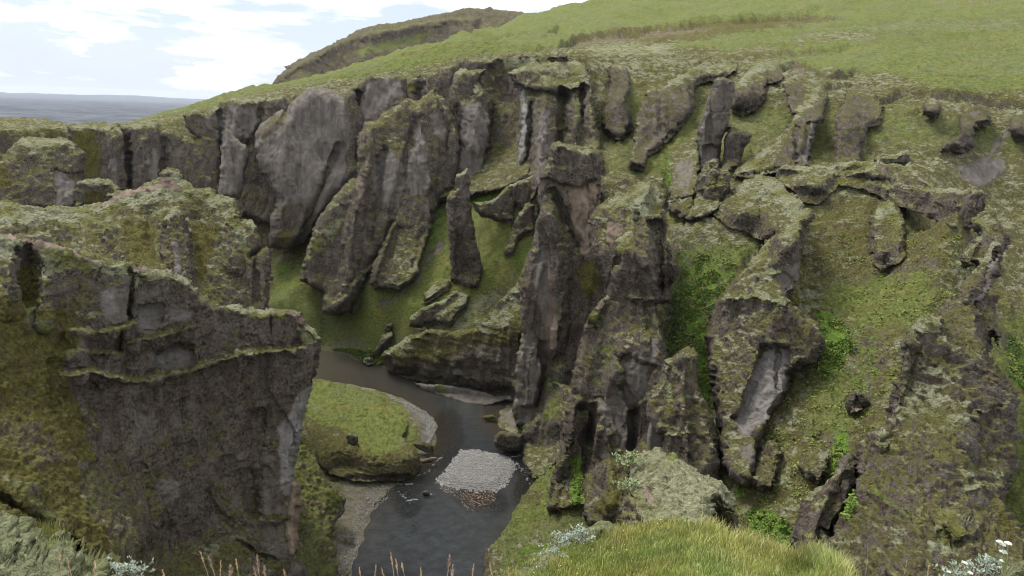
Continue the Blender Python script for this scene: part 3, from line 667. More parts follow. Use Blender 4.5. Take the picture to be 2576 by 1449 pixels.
form('cliff_wall', 'broad pale grey cliff under the green rim with dark moss hanging over its top', 'cliff',
     'C1 1310,470 1380,440 1460,440 1500,470 1540,420 1600,372 1680,352 1730,365 1850,352 1960,340 2060,320 2130,370 2200,300 2300,300 C2 60,470 200,440 240,400 330,358 480,362 560,352 600,400 690,372 740,342 880,300 990,242 1100,240 1190,250 1230,228 1330,200 1430,192 1530,228 1560,300 1500,1100 1300,1200 700,1300 300,1300 C1 2300,1350 1900,1250 1600,1150 1560,900 1500,700 1380,600',
     [(190, 112, 290), (230, 180, 280), (250, 95, 284), (300, 92, 272), (300, 230, 258), (370, 80, 264), (370, 200, 250), (440, 68, 258), (440, 190, 240), (520, 55, 256), (520, 170, 246)], T=7, Tb=16, E=7,
     relief=[('line', 'C1 1600,400 1600,900', 2.5, -4), ('line', 'C1 1900,360 1880,560 1800,700', 2.5, -3), ('line', 'C1 1750,400 1700,600', 7, 3), ('line', 'C2 690,380 670,800', 4, -7), ('line', 'C2 1210,330 1300,560', 7, -5), ('line', 'C2 250,500 150,900', 3, -4), ('line', 'C2 590,400 600,540', 3, -3)],
     ops=[('grey', 'C1 1540,480 1620,430 1690,400 1860,400 1900,560 1830,650 1700,640 1610,700 1550,680', .85, 3), ('grey', 'C1 2230,320 2330,300 2500,340 2536,600 2480,900 2340,900 2200,700', .8, 3), ('grey', 'C2 300,400 400,370 560,380 580,520 500,560 330,700 240,700 260,560', .9, 3),
      ('rust', 'C2 590,400 690,400 680,520 590,500', .6, 3), ('rust', 'C2 1200,420 1330,420 1400,900 1250,860', .35, 5), ('moss', 'C2 1190,300 1240,225 1530,230 1540,330 1330,330 1220,400', .8, 3), ('moss~', 'C1 1540,420 1680,345 1850,352 2060,320', .7, 3), ('grass', 'C2 1300,200 1430,188 1500,205 1400,215', .5, 2)])
form('rock_pillar', 'grey flame-shaped pillar leaning against the far cliff at the left', 'rock pillar',
     'C1 1640,562 1665,580 1700,630 1790,690 1800,800 1770,900 1740,1080 1580,1070 1600,900 1600,760 1620,640', [(232, 130, 262), (225, 195, 255)], T=4, E=9, big=(.8, 8), lump=(.15, 2), flute=(.5, 3), base={'grey': .62, 'moss': 0}, ops=[('grass~', 'C1 1640,565 1640,580', .5, 1.5)], relief=[('line', 'C1 1680,600 1700,900', 2, -.8)])
form('rock_buttress', 'large smooth grey buttress narrowing downwards, left of the jagged fins on the far wall', 'rock buttress',
     'C1 1845,600 1890,545 1950,485 2050,430 2070,470 2110,380 2230,284 2330,275 2450,300 2560,300 2640,500 2640,900 2500,1020 2320,1230 2200,1400 2080,1430 1960,1420 1960,1200 2000,1090 1940,950 1890,840 1860,720',
     [(262, 130, 262), (300, 92, 262), (350, 110, 256), (275, 220, 250), (300, 240, 246), (340, 180, 250)], T=9, E=16, fac=(.55, 5), relief=[('line', 'C1 2080,440 2060,800 2010,1180', 9, 3), ('line', 'C1 2460,700 2300,1100 2180,1380', 3, -3), ('line', 'C1 2230,300 2340,800', 5, -1.8)],
     big=(2.0, 14), lump=(.18, 2), flute=(.7, 4), base={'grey': .62, 'moss': 0}, ops=[('rock', 'C1 1850,600 1950,480 2060,430 2060,530 1980,620 1920,640', .9, 3), ('rock', 'C1 2000,1120 2200,1100 2330,1200 2200,1420 1960,1420', .75, 5), ('rock', 'C1 2470,300 2620,300 2620,900 2480,900 2540,600', .8, 4), ('rust', 'C1 2020,1300 2120,1280 2130,1420 2000,1420', .6, 4)])
# ---- jagged fins of the middle distance
form('rock_fin', 'jagged crested fin with a pale face, its foot rounding off in the green slope', 'rock fin',
     'Z 357,142 366,122 376,121 380,116 387,110 397,105 408,97 416,100 422,97 430,93 435,86 437,91 446,102 452,113 459,130 459,163 452,190 440,198 431,226 410,235 392,228 386,245 375,262 364,280 358,297 347,312 333,316 322,312 322,293 313,287 300,281 303,262 308,246 320,216 333,197 345,185 358,177',
     [(302, 280, 224), (335, 315, 212), (350, 300, 214), (370, 120, 232), (435, 90, 234), (400, 160, 224), (440, 190, 222), (350, 220, 220), (395, 225, 216)], T=6, E=12,
     relief=[('line', 'Z 417,118 408,150 400,185 392,225', 3, -2.2), ('line', 'Z 418,112 425,150 432,185', 5, 3), ('line', 'Z 372,125 368,170 352,230 345,300', 6, 3.5), ('line', 'Z 383,150 378,200 372,240', 3, -2.5), ('line', 'Z 435,92 447,130 446,190', 4, -3), ('ledge', 'Z 310,285 330,300 350,296', 3, 2)],
     ops=[('grey', 'C2 400,880 470,920 590,1000 580,1180 520,1330 400,1300 330,1150 380,980', .9, 4), ('grey', 'C2 660,640 690,700 740,950 780,1200 700,1240 600,1230 590,1120 640,850', .95, 2.5), ('tan', 'C2 240,1080 300,1120 270,1280 240,1240', .55, 2), ('grey', 'C2 760,600 880,620 880,900 760,800', .6, 3), ('grey', 'C2 700,1250 760,1240 790,1449 700,1449', .6, 3),
      ('moss', 'C5 400,260 480,150 600,60 700,20 640,180 480,330 400,460 370,480', .75, 3), ('rust', 'C2 280,720 480,640 620,560 560,760 380,820', .45, 4)])
form('rock_fin', 'leaning brown fin with a mossy flat end between two green chutes of the far bank', 'rock fin',
     'C2 560,1270 600,1235 660,1270 720,1300 770,1330 C5 1320,90 1290,200 1240,350 1230,420 1170,510 1080,585 1010,560 900,560 865,520 880,430 960,220 1010,110', [(371, 288, 206), (396, 292, 203), (415, 273, 206), (405, 200, 220), (430, 225, 216)], T=5, E=8,
     relief=[('line', 'C5 1040,60 960,300 900,500', 2.5, 1.8), ('line', 'C5 1100,90 1000,330', 2.5, -1.5), ('line', 'C5 1240,150 1180,400', 2.5, -1.5)], ops=[('moss', 'C5 1040,500 1200,360 1230,400 1130,540 1070,580', .8, 2), ('rust', 'C2 540,1330 620,1260 700,1330 640,1449', .6, 3), ('grass', 'C5 900,400 1000,360 1040,440 980,480', .35, 3)])
form('rock_column', 'column with a pale moss cap and a smooth grey lower face under the far rim', 'rock column',
     'C2 905,470 935,345 985,318 1040,318 1120,325 1160,330 1110,420 1170,470 1220,545 1225,650 1195,850 1165,1090 1185,1170 1060,1195 960,1200 870,1230 860,1000 890,800', [(455, 72, 244), (480, 72, 244), (490, 130, 236), (455, 190, 228), (485, 190, 230)], T=6, E=9,
     relief=[('line', 'C2 960,600 965,900 900,1200', 1.8, -3), ('line', 'C2 1060,430 1050,540', 2, -2), ('line', 'C2 1100,520 1080,900', 6, 2)], ops=[('moss', 'C2 935,350 985,315 1040,318 1050,345 960,370', .95, 2), ('grey', 'C2 960,640 1040,560 1150,560 1220,640 1180,900 1160,1160 1060,1180 970,1160', .95, 3), ('grey', 'C2 890,700 950,700 930,1000 880,1180 860,1180', .5, 3), ('moss~', 'C2 1180,350 1120,420 1060,520 1000,590', .7, 2)])
form('rock_buttress', 'tall buttress under a flat mossy cap with a very pale pillar on its left edge', 'rock buttress',
     'C2 1330,345 1370,315 1500,292 1700,262 1830,255 1900,335 1935,400 1950,600 1975,760 2005,920 2000,1000 1560,1180 1530,1260 1490,1290 1480,1120 1395,1145 1392,950 1410,800 1415,600 1400,480 1345,390',
     [(512, 72, 226), (580, 60, 232), (590, 75, 222), (515, 180, 214), (540, 190, 206), (600, 150, 208), (560, 120, 214)], T=7, E=8, Tb=14,
     relief=[('ledge', 'C2 1330,400 1500,460 1600,460 1720,490 1900,430', 4, -4), ('line', 'C2 1490,560 1475,900 1450,1080', 1.6, -4), ('line', 'C2 1600,440 1580,800 1540,1200', 5, 4), ('line', 'C2 1730,500 1720,860', 4, -7), ('line', 'C2 1815,460 1810,880', 3.2, 3), ('line', 'C2 1868,440 1865,700', 1.5, -4), ('line', 'C2 1920,440 1950,880', 4, 3)],
     ops=[('moss', 'C2 1340,340 1370,312 1700,262 1830,258 1900,335 1880,370 1700,345 1560,340 1480,330', 1.0, 2), ('moss', 'C2 1560,360 1880,380 1890,420 1820,470 1720,480 1600,450', .55, 3), ('grey', 'C2 1395,480 1440,470 1480,600 1475,760 1440,900 1430,1130 1396,1140 1400,900 1420,640', 1.25, 2),
      ('grey', 'C2 1530,620 1650,560 1650,900 1600,1100 1530,1240 1500,1100 1500,800', .72, 4), ('grass', 'C2 1700,560 1750,520 1760,880 1690,850', .5, 3), ('grass', 'C2 1500,280 1830,256 1700,268', .4, 2)])
form('rock_spire', 'slim mossy rock spire standing alone on the green slope of the far bank', 'rock spire',
     'Z 456.5,175 463,172.5 467,168 469.5,171 470,190 472,204 472,219 476,240 481,262 483,272 478,286 469,288 462,284 450,280 451,261 449,233 446,212 447,200 449,194 455,190', [(452, 281, None, 1), (478, 286, None, 2), (450, 230, 190), (465, 170, 191)], T=3, E=8, sp=.9, warp=1.2,
     relief=[('line', 'Z 456,190 453,230 454,275', 2, 1.2), ('ledge', 'Z 446,197 460,196', 1.5, 1)], big=(.5, 5), ops=[('grey~', 'C5 1440,20 1450,200 1465,420', .9, 1.6), ('moss~', 'C5 1580,60 1560,250 1640,420', .6, 2.5), ('moss~', 'Z 457,175 468,170', .9, 2)])
for lab, ol, b in (('steep brown rib with a mossy top just right of the capped buttress', 'C2 2060,310 2110,300 2160,280 2200,330 2212,470 2180,560 2225,650 2232,760 2120,835 2010,770 1998,600 2060,450', (622, 135)),
                   ('small mossy knob standing above the canyon rim', 'C2 1600,260 1640,185 1700,178 1750,225 1760,270', (556, 60)),
                   ('small trapezoid rock alone high on the right-hand slope', 'C3 1880,610 1895,520 1940,505 1980,520 2010,620 1960,660', (932, 118)),
                   ('hooked brown rock with a small ledge at the far right of the slope', 'C3 2130,650 2170,570 2260,552 2345,620 2350,685 2235,705 2232,840 2160,875 2000,860 2130,760', (965, 148)),
                   ('mossy rock cut by the right edge of the view, high on the slope', 'C3 2470,690 2490,620 2540,588 2620,570 2700,800 2500,800', (1018, 140))):
    bx, by = b
    ty_ = min(b_ for a_, b_ in P(ol)); form('rock_outcrop', lab, 'rock outcrop', ol, [(bx, by, None, 0), (bx, ty_ + 2, None, -3), (bx - 3, by * .5 + ty_ * .5, None, -9), (bx + 5, by * .5 + ty_ * .5, None, -9)], T=5, E=6, warp=1.0, base={'moss': -.3}, relief=[], sb=6, ops=[('moss', 'Z %f,%f %f,%f %f,%f' % (bx - 14, ty_ - 4, bx + 14, ty_ - 4, bx, ty_ + 9), .6, 4)])
form('rock_fin', 'dark fin under pale moss climbing up and right, beside the steep brown rib', 'rock fin',
     'C2 2195,1040 2210,940 2250,700 2290,560 2330,470 2400,450 C3 80,430 200,350 300,290 400,240 520,232 605,270 595,312 480,385 400,392 300,430 310,590 200,730 80,840 0,900 -40,1000 -60,1010', [(632, 165, None, 0), (650, 140, None, -4), (740, 66, None, -2), (705, 70, None, -4), (690, 105, None, -14), (650, 95, None, -18)], sb=7, T=5, E=9,
     ops=[('moss', 'C3 -40,470 100,440 200,420 310,430 300,600 80,840 -60,1000 -100,1010 C2 2240,900 2300,600', -.75, 5), ('moss', 'C3 60,430 200,340 400,238 600,262 590,300 460,290 350,330 200,400', .9, 2.5), ('grey', 'C3 0,500 60,520 90,700 60,800 0,830', .5, 4)], relief=[('line', 'C2 2420,470 2440,760', 2, -1.5), ('line', 'C3 280,350 290,560', 2.5, -1.5)])
form('rock_tower', 'tall square-headed grey rock tower on the right-hand slope', 'rock tower',
     'C3 450,368 505,352 572,375 577,450 550,590 548,700 490,790 480,990 400,1040 320,1000 320,720 375,600 405,500', [(697, 168, None, 0), (715, 165, None, 0)], lean=[(725, 80, 4), (700, 120, 2)], T=4.5, E=9, sp=1.0, warp=1.2,
     relief=[('ledge', 'C3 440,600 560,600', 2, 1), ('line', 'C3 440,400 400,800', 2, -1), ('area', 'C3 370,830 480,830 480,990 370,990', 2, -2)], base={'grey': .45, 'moss': .1}, ops=[('grey', 'C3 350,620 410,600 390,800 360,990 330,990', .8, 3), ('grey', 'C3 380,850 470,850 470,990 370,990', .8, 2)])
form('rock_fin', 'moss-backed fin directly behind and right of the square-headed tower', 'rock fin',
     'C3 555,600 575,440 640,350 690,290 760,248 880,258 922,330 912,385 800,410 785,530 720,600 640,620', [(735, 112, None, 0), (785, 66, None, -2), (758, 64, None, -4), (750, 90, None, -15), (728, 100, None, -12)], sb=7, T=5, E=9, ops=[('moss', 'C3 575,440 690,285 760,248 890,262 860,300 740,330 660,400 600,460', 1.0, 2.5), ('moss', 'C3 560,470 680,410 790,400 800,540 620,620 540,600', -.75, 4), ('moss', 'C3 760,330 920,290 930,400 800,420', -.4, 4)])
form('rock_outcrop', 'grey broken rock face below the moss-backed fin', 'rock outcrop', 'C3 480,990 520,760 560,700 650,720 700,760 650,860 620,960 540,1010', [(735, 165, None, 1)], T=4, E=8, base={'grey': .3})
form('rock_fin', 'long diagonal mossy fin with split pale columns at its upper end', 'rock fin',
     'C3 918,402 1000,398 1105,402 1170,418 1232,480 1205,560 1195,660 1135,700 1110,800 1085,970 940,1000 700,1060 560,1040 600,980 800,840 900,760 985,650 1000,620 960,600 940,520', [(790, 165, None, 0), (740, 172, None, 0), (805, 160, None, 0), (826, 92, None, -6), (795, 85, None, -6), (815, 120, None, -16), (795, 110, None, -12)], sb=7, T=5, E=8,
     relief=[('line', 'C3 1010,700 1000,950', 1.5, -2.5), ('line', 'C3 1090,680 1060,950', 1.5, -2), ('ledge', 'C3 1060,660 1200,650', 1.5, -2)], ops=[('moss', 'C3 560,1040 600,980 900,760 1130,560 1180,440 1150,430 1080,520 960,640 1000,700 800,900 700,1000', .85, 3), ('moss', 'C3 920,410 1060,430 1060,520 985,600 940,540', -.7, 4), ('moss', 'C3 1010,640 1100,550 1220,500 1210,620 1130,720 1070,970 820,1000 900,860', -.7, 4), ('grey', 'C3 1100,670 1180,670 1130,800 1080,960 1040,960', .8, 2), ('grey', 'C3 1010,700 1060,700 1040,950 980,950', .4, 2)])
form('rock_fin', 'broad lumpy brown rib with moss patches in the middle of the right-hand slope', 'rock fin',
     'C3 1330,530 1350,440 1420,408 1530,450 1605,560 1595,680 1510,700 1470,800 1440,970 1265,970 1268,800 1290,700 1285,610', [(845, 165, None, 0), (860, 150, None, -2), (870, 88, None, -3), (885, 120, None, -3), (850, 115, None, -17), (840, 100, None, -12)], sb=7, T=5, E=9, base={'moss': .05}, ops=[('moss', 'C3 1280,600 1340,480 1500,480 1580,580 1540,690 1440,900 1260,960', -.35, 6)], relief=[('ledge', 'C3 1290,700 1560,690', 2.5, 2), ('ledge', 'C3 1260,810 1440,800', 2.5, 1.5)])
form('rock_outcrop', 'smooth grey block at the bottom of the slope behind the crooked needle', 'rock outcrop',
     'C3 110,960 130,900 230,800 320,775 345,840 340,1000 310,1180 150,1220 120,1100', [(680, 195, None, 0), (690, 150, None, -8), (670, 160, None, -4)], T=4, E=9, ops=[('grey', 'C3 150,930 330,900 330,1000 290,1170 160,1180', .7, 4), ('leaf~', 'C3 110,900 120,1180', .9, 3)])
form('rock_outcrop', 'low brown saddle rock between the tan-faced pillar and the mossy-crested fin', 'rock outcrop',
     'C6 700,420 720,230 740,190 800,150 890,148 960,190 1010,225 1080,170 1200,190 1210,370 1100,420 900,450', [(610, 205, 168), (660, 195, 168), (620, 172, 176)], T=5, E=8, ops=[('rust', 'C6 740,190 800,150 880,155 800,200', .7, 2), ('leaf~', 'C6 1190,150 1215,340', .8, 2.5)])
# ---- the tall central pillar
form('rock_pillar', 'tallest pillar at the centre with a tan smooth face below its square brown head', 'rock pillar',
     'Z 547,164 549,150 552.5,142 558,141 573,145 587,148 599.5,151 601,158 600,180 599,201 597,216 600,250 606,300 600,400 585,440 560,440 540,430 522,429 515,425 515,405 517,376 518,352 519,350 521,328 520,288 527,265 533,247 535,225 538,212 539,190 541,173',
     [(518, 425, 156), (560, 430, 150), (550, 145, 158), (600, 155, 160), (530, 260, 157), (590, 300, 154), (570, 220, 158)], T=7, E=9, Tb=9,
     relief=[('area', 'Z 568,187 596,180 594,215 588,240 578,256 570,225', 2.5, -1.2), ('line', 'C6 640,240 650,450 600,640', .8, -1.2), ('line', 'Z 548,215 558,250 562,300 556,350', 6, 3), ('line', 'C6 390,300 500,560 560,700', 3, -3), ('line', 'D3 230,200 240,600', 3, 1), ('line', 'D3 360,230 370,330 330,560', 2.5, -2), ('area', 'D3 290,250 340,220 350,400 310,570 250,560 270,350', 1.5, 1.8),
             ('ledge', 'Z 541,178 575,183 600,178', 2, -1.5), ('line', 'D3 430,380 480,560', 6, 2)], strata=(.12, 1.6),
     ops=[('tan', 'Z 567,186 597,179 596,214 589,234 591,252 580,252 571,228', 1.6, 2), ('grey', 'C6 260,720 320,680 380,740 400,900 390,1100 440,1200 430,1449 280,1449 300,1250 230,1100 220,900', .72, 4), ('tan', 'C6 330,700 380,760 390,1100 430,1220 400,1449 300,1449 330,1150', .6, 3),
      ('grey', 'D3 230,160 340,160 340,250 400,330 340,440 330,640 220,660 220,400', .9, 3), ('rust', 'C6 350,400 430,420 500,560 480,620 420,560', .6, 3), ('rust', 'C6 560,760 700,800 740,1000 640,1100 560,1000', .7, 4), ('grass', 'D3 360,420 440,380 480,470 440,560 360,560', .55, 4), ('moss', 'C6 360,10 560,60 700,130 690,200 420,170 330,130', .45, 4)])
form('mossy_slope', 'mossy rounded rock foot right of the river boulder, at the base of the tallest pillar', 'rock',
     'D3 240,700 260,640 320,580 370,430 420,400 480,430 560,480 560,640 500,760 440,860 330,960 280,920 250,830', [(525, 455, 148), (560, 420, 140), (570, 380, 146), (545, 480, 138), (540, 400, 150)], T=4, E=10, base={'moss': .3, 'rust': .35}, ops=[('grass', 'D3 340,600 400,480 450,560 400,680', .6, 5), ('rock', 'D3 250,760 330,700 340,880 260,830', .7, 4), ('leaf~', 'D3 180,650 260,680', .9, 3)])
form('mossy_slope', 'steep bright green moss slope rising from the right river bank to the foreground', 'slope',
     'D3 330,930 380,840 450,740 520,700 640,780 640,1000 700,1300 500,1500 40,1500 45,1380 60,1310 130,1240 200,1120 240,1040', [(535, 490, 138), (500, 545, 118), (486, 575, 108), (580, 450, 132), (600, 520, 116), (580, 575, 96), (540, 575, 102)], T=2.5, E=10, fac=(.15, 2), base={'grass': .62, 'moss': .3},
     big=(1, 8), lump=(.5, 2), flute=(.2, 3), ops=[('leaf', 'D3 200,1300 330,1230 440,1280 330,1400 200,1400', .5, 6), ('rock', 'D3 40,1320 90,1290 150,1320 130,1400 100,1500 30,1500', .95, 3), ('rust', 'D3 260,960 380,1000 330,1090 220,1080', .5, 5), ('leaf', 'D3 470,800 560,800 560,1090 480,1090', .8, 4)])
form('rock_fin', 'largest fin right of centre, mossy crest, dark blocky right side, cave at its foot', 'rock fin',
     'Z 591,219 596.6,208 601,204 610,198 622,195 632,191 642,183 652,180 657,184 661,191 665,201 667,220 668,240 674,255 679,267 677,280 671,288 673,302 658,305 660,320 665.6,343 668,360 672,470 664,524 624,526 589,530 582,509 558,514 545,508 553,480 561,443 566,414 574,376 582,338 583,329 588,316 597,305 605,296 602,274 594,253 590,233',
     [(548, 505, 124), (585, 520, 118), (650, 520, 110), (600, 210, 134), (650, 183, 138), (640, 260, 124), (605, 300, 127), (570, 430, 124), (660, 300, 126), (660, 350, 118), (630, 400, 118)], T=6, E=10, Tb=9, sp=1.15,
     relief=[('line', 'Z 652,183 640,205 645,225 648,260 655,300 662,340', 5, 2.8), ('area', 'Z 647,222 664,222 670,250 674,300 660,304 654,270', 1.8, -3.5), ('line', 'Z 660,230 664,300', 1.2, -1), ('ledge', 'Z 648,262 672,262', 1, .8), ('ledge', 'Z 648,278 672,280', 1, .8), ('line', 'D3 560,570 600,580 620,640 590,740', 4, -3.6), ('line', 'D3 630,560 590,760 560,1050', 2.5, -2.5),
             ('line', 'D3 530,560 500,750 400,1060', 6, 3), ('line', 'D3 640,600 700,800 700,1080', 8, 3), ('line', 'D3 760,440 840,580 820,780', 2.5, -2.5), ('area', 'D3 750,290 830,290 950,350 900,500 840,560 780,460', 2, -1.5), ('line', 'D3 830,600 800,1150', 2.5, -2.4), ('line', 'C6 1010,1050 1050,1449', 3, 1.5), ('ledge', 'C6 920,1050 1120,1070', 2, 1.8), ('line', 'C6 760,1080 620,1300', 3, 2), ('line', 'C6 860,800 760,1050', 3, -1.5)], strata=(.12, 1.5),
     ops=[('moss', 'C6 700,430 800,350 960,300 1100,218 1150,250 1180,330 1190,440 1110,480 1040,480 940,560 900,430 780,440', .85, 3), ('moss~', 'C6 1100,300 1000,420 930,620 870,760', .8, 5), ('tan', 'C6 780,510 900,520 880,620 800,720 760,650', .85, 3), ('grass~', 'C6 1030,235 1140,250', .6, 2), ('rock', 'C6 1060,500 1200,560 1270,800 1250,1090 1140,1110 1090,900', 1, 2),
      ('grey', 'D3 750,290 790,290 860,340 960,330 975,200 890,180 900,260', .7, 3), ('grey', 'D3 750,300 850,320 950,350 900,480 830,560 840,700 820,790 740,740 650,620 640,500 760,470', .85, 4), ('tan', 'C6 700,1130 750,1060 760,1120 700,1180', .7, 2), ('moss', 'D3 800,200 830,180 840,250 790,240', .7, 2), ('grass', 'C6 640,1200 700,1180 760,1210 740,1240 640,1250', .7, 2),
      ('grass', 'D3 620,240 720,190 740,260 730,400 640,380', .5, 4), ('leaf', 'D3 500,830 570,800 560,900 590,1080 500,1080', .85, 3), ('grass', 'D3 570,900 620,900 590,1020', .6, 3), ('rust', 'D3 640,1050 780,980 770,1100 600,1140', .6, 4), ('moss', 'C6 930,1050 1110,1040 1120,1080 1000,1090', .8, 2)])
form('rock_pinnacle', 'dark pyramid pinnacle behind the mossy foreground boulder', 'rock pinnacle',
     'D3 985,310 1060,278 1100,258 1150,265 1172,292 1178,400 1200,500 1240,620 1268,740 1272,860 1260,960 1240,1100 960,1100 960,900 975,790 985,720 905,610 900,520 950,430 970,360', [(690, 352, 108), (660, 410, 104), (700, 480, 98), (670, 500, 98)], T=4.5, E=11, sp=1.1, warp=1.5,
     relief=[('line', 'D3 1080,290 1090,500 1120,800', 4, 2), ('ledge', 'D3 990,700 1130,690', 1.5, 1)], ops=[('moss~', 'D3 1010,310 1000,450 1030,520', .9, 4), ('moss~', 'D3 1060,360 1080,390', .8, 4), ('tan', 'D3 1040,430 1090,420 1060,480 1040,480', .6, 2), ('moss', 'D3 1000,660 1140,650 1100,730 990,720', .6, 3)])
form('rock_shard', 'smooth pinkish-grey slab left of the dark pyramid pinnacle', 'rock slab', 'D3 920,620 950,640 990,680 1000,720 980,800 955,840 915,830 900,740', [(655, 440, 106)], T=1.6, E=5, sp=1, warp=.8, base={'grey': 1.0, 'moss': -.5}, big=(.2, 4), lump=(.05, 1), flute=(.15, 2), fac=(.1, 2))
form('rock_needle', 'crooked double-tipped needle rock between the two mossy ridges', 'rock needle',
     'C6 1340,500 1390,400 1420,260 1455,170 1465,110 1500,80 1540,52 1580,68 1590,140 1655,148 1665,170 1655,290 1600,400 1560,450 1450,500', [(695, 217, 158), (715, 160, 160), (720, 205, 156)], T=3, E=7, sp=.95, warp=1.4, base={'moss': .45}, relief=[('ledge', 'C6 1440,270 1600,250', 1.5, 1), ('line', 'C6 1590,150 1560,300', 2, -1)])
form('rock_outcrop', 'low dark wall left of the crooked needle rock', 'rock outcrop', 'C6 1205,370 1280,350 1340,335 1410,300 1400,420 1340,490 1280,480 1210,440', [(680, 208, 162)], T=3, E=6, ops=[('moss~', 'C6 1210,365 1340,335 1410,300', .8, 2)])
form('rock_ridge', 'long mossy ridge curling right and down to a grey-faced prow above the leafy gully', 'rock ridge',
     'Z 712,214 716,205 721,199 732,190 746,180 755,176 769,177 784,183 789,194 799,200 802,208 810,212 811,219 804,227 801,247 798,274 797,288 787,296 791,302 791,307 805,318 822,336 822,345 816,355 799,367 789,376 788,392 773,414 760,440 755,466 752,486 738,482 725,462 718,425 712,400 710,357 706,334 713,314 723,295 735,280 746,270 762,249 773,234 762,240 745,232 730,228',
     [(716, 214, 154), (757, 178, 160), (800, 205, 146), (808, 218, 138), (775, 240, 132), (795, 290, 128), (735, 300, 124), (790, 303, 120), (820, 345, 118), (715, 350, 118), (750, 470, 101), (780, 400, 108), (745, 230, 146)], T=5.5, E=9, Tb=8, sp=1.15, soft=[('Z 700,216 716,216 730,228 745,232 762,240', 26)],
     relief=[('ledge', 'Z 723,298 745,294 772,297 791,302', 2.5, 5), ('area', 'C7 780,860 900,600 930,620 890,900 800,1040', 2, -1.5), ('ledge', 'C7 570,900 650,880 780,870', 2, 2.2), ('area', 'D4 190,240 330,250 330,460 260,600 60,680 40,620 150,420', 2.5, -2.2), ('line', 'D4 280,260 270,470', 1.2, -1.2), ('line', 'Z 760,182 785,200 805,217', 5, 1.5)],
     ops=[('moss', 'Z 735,188 757,175 784,182 790,195 803,202 812,213 808,222 795,224 785,214 772,204 755,197 742,200', 1.0, 3), ('moss', 'Z 778,235 792,222 806,226 800,232 785,236', 1.0, 2), ('rust', 'Z 715,210 745,200 780,215 790,225 765,236 740,230', .42, 5), ('grey', 'C7 760,900 860,840 890,800 930,600 920,800 900,980 800,1050 780,1040', .95, 2.5),
      ('moss', 'C7 600,920 700,845 780,870 790,910 690,950 580,950', .95, 2), ('moss', 'C7 350,1050 560,1050 820,1075 830,1110 680,1130 520,1085 350,1080', .95, 2), ('moss~', 'C7 490,890 600,790 700,650', .8, 3), ('grey', 'D4 190,300 240,240 335,255 325,460 265,590 160,690 50,700 40,640 110,500 160,400', 1.1, 2.5), ('grey', 'D4 60,720 160,740 150,880 60,860', .6, 3),
      ('moss', 'D4 40,80 330,20 330,90 200,180 60,120', .45, 5), ('rust', 'D4 330,60 440,150 500,200 480,280 340,240', .45, 5)])
form('mossy_rock', 'small bird-shaped mossy knob behind the long flat-topped crest', 'rock knob', 'C7 1440,70 1510,35 1590,40 1640,10 1700,-10 1698,60 1660,115 1500,130', [(895, 160, 186)], T=3, E=6, sp=1, base={'moss': .6})
form('rock_ridge', 'long crest with a flat pale moss top at the back of the right-hand bowl', 'rock ridge',
     'C7 720,200 745,135 780,115 1000,118 1150,108 1260,84 1400,84 1500,92 1640,112 1820,190 1920,265 2090,290 2130,272 2230,281 2256,340 2240,420 2170,570 2020,560 1880,500 1740,440 1580,400 1480,330 1350,280 1180,260 1100,350 1000,395 900,380 860,290 740,240',
     [(776, 175, 172), (850, 163, 174), (880, 165, 172), (940, 188, 156), (983, 190, 142), (975, 225, 138), (800, 198, 168), (900, 200, 158), (840, 185, 170)], T=3.5, E=7, Tb=9, sb=26,
     relief=[('line', 'C7 1180,200 1400,215 1560,230', 3, -2.5), ('line', 'C7 900,250 1050,260', 5, 2)], ops=[('moss', 'C7 740,130 780,112 1150,106 1260,84 1500,90 1450,150 1300,160 1160,125 1000,145 800,150', 1.1, 2), ('tan', 'C7 1450,100 1560,110 1500,160 1440,150', .5, 2), ('tan', 'C7 1200,180 1290,175 1270,210 1200,205', .7, 2), ('moss~', 'C7 1560,270 1700,270 2000,290 2090,285', .9, 2.5), ('moss', 'C7 1440,240 1560,270 1700,400 1560,360', .7, 3), ('moss', 'C7 1850,400 2100,360 2150,450 2000,500', .6, 4), ('rock', 'C7 1580,300 1980,320 2000,400 1700,380', .7, 3)])
form('rock_rib', 'rounded brown rib with a pale mossy top inside the right-hand bowl', 'rock rib', 'C7 1440,450 1500,385 1580,368 1635,440 1662,600 1675,750 1620,820 1500,880 1420,820 1400,700 1415,560', [(880, 270, None, 1), (895, 262, None, 1), (895, 210, None, -3)], T=3.5, E=10, sb=22, ops=[('moss', 'C7 1440,440 1500,385 1580,368 1640,470 1620,560 1540,520 1460,520', .85, 3), ('rock', 'C7 1480,560 1640,580 1660,760 1500,860', .7, 5)])
form('rock_fin', 'dark slab standing behind the curved fin at the right', 'rock fin', 'C7 2230,960 2280,930 2300,1000 2330,1150 2345,1300 2340,1430 D4 1410,180 1390,270 1350,300 1300,250 1290,50', [(1000, 300, 104), (985, 350, 98)], T=3, E=7, base={'moss': -.1})
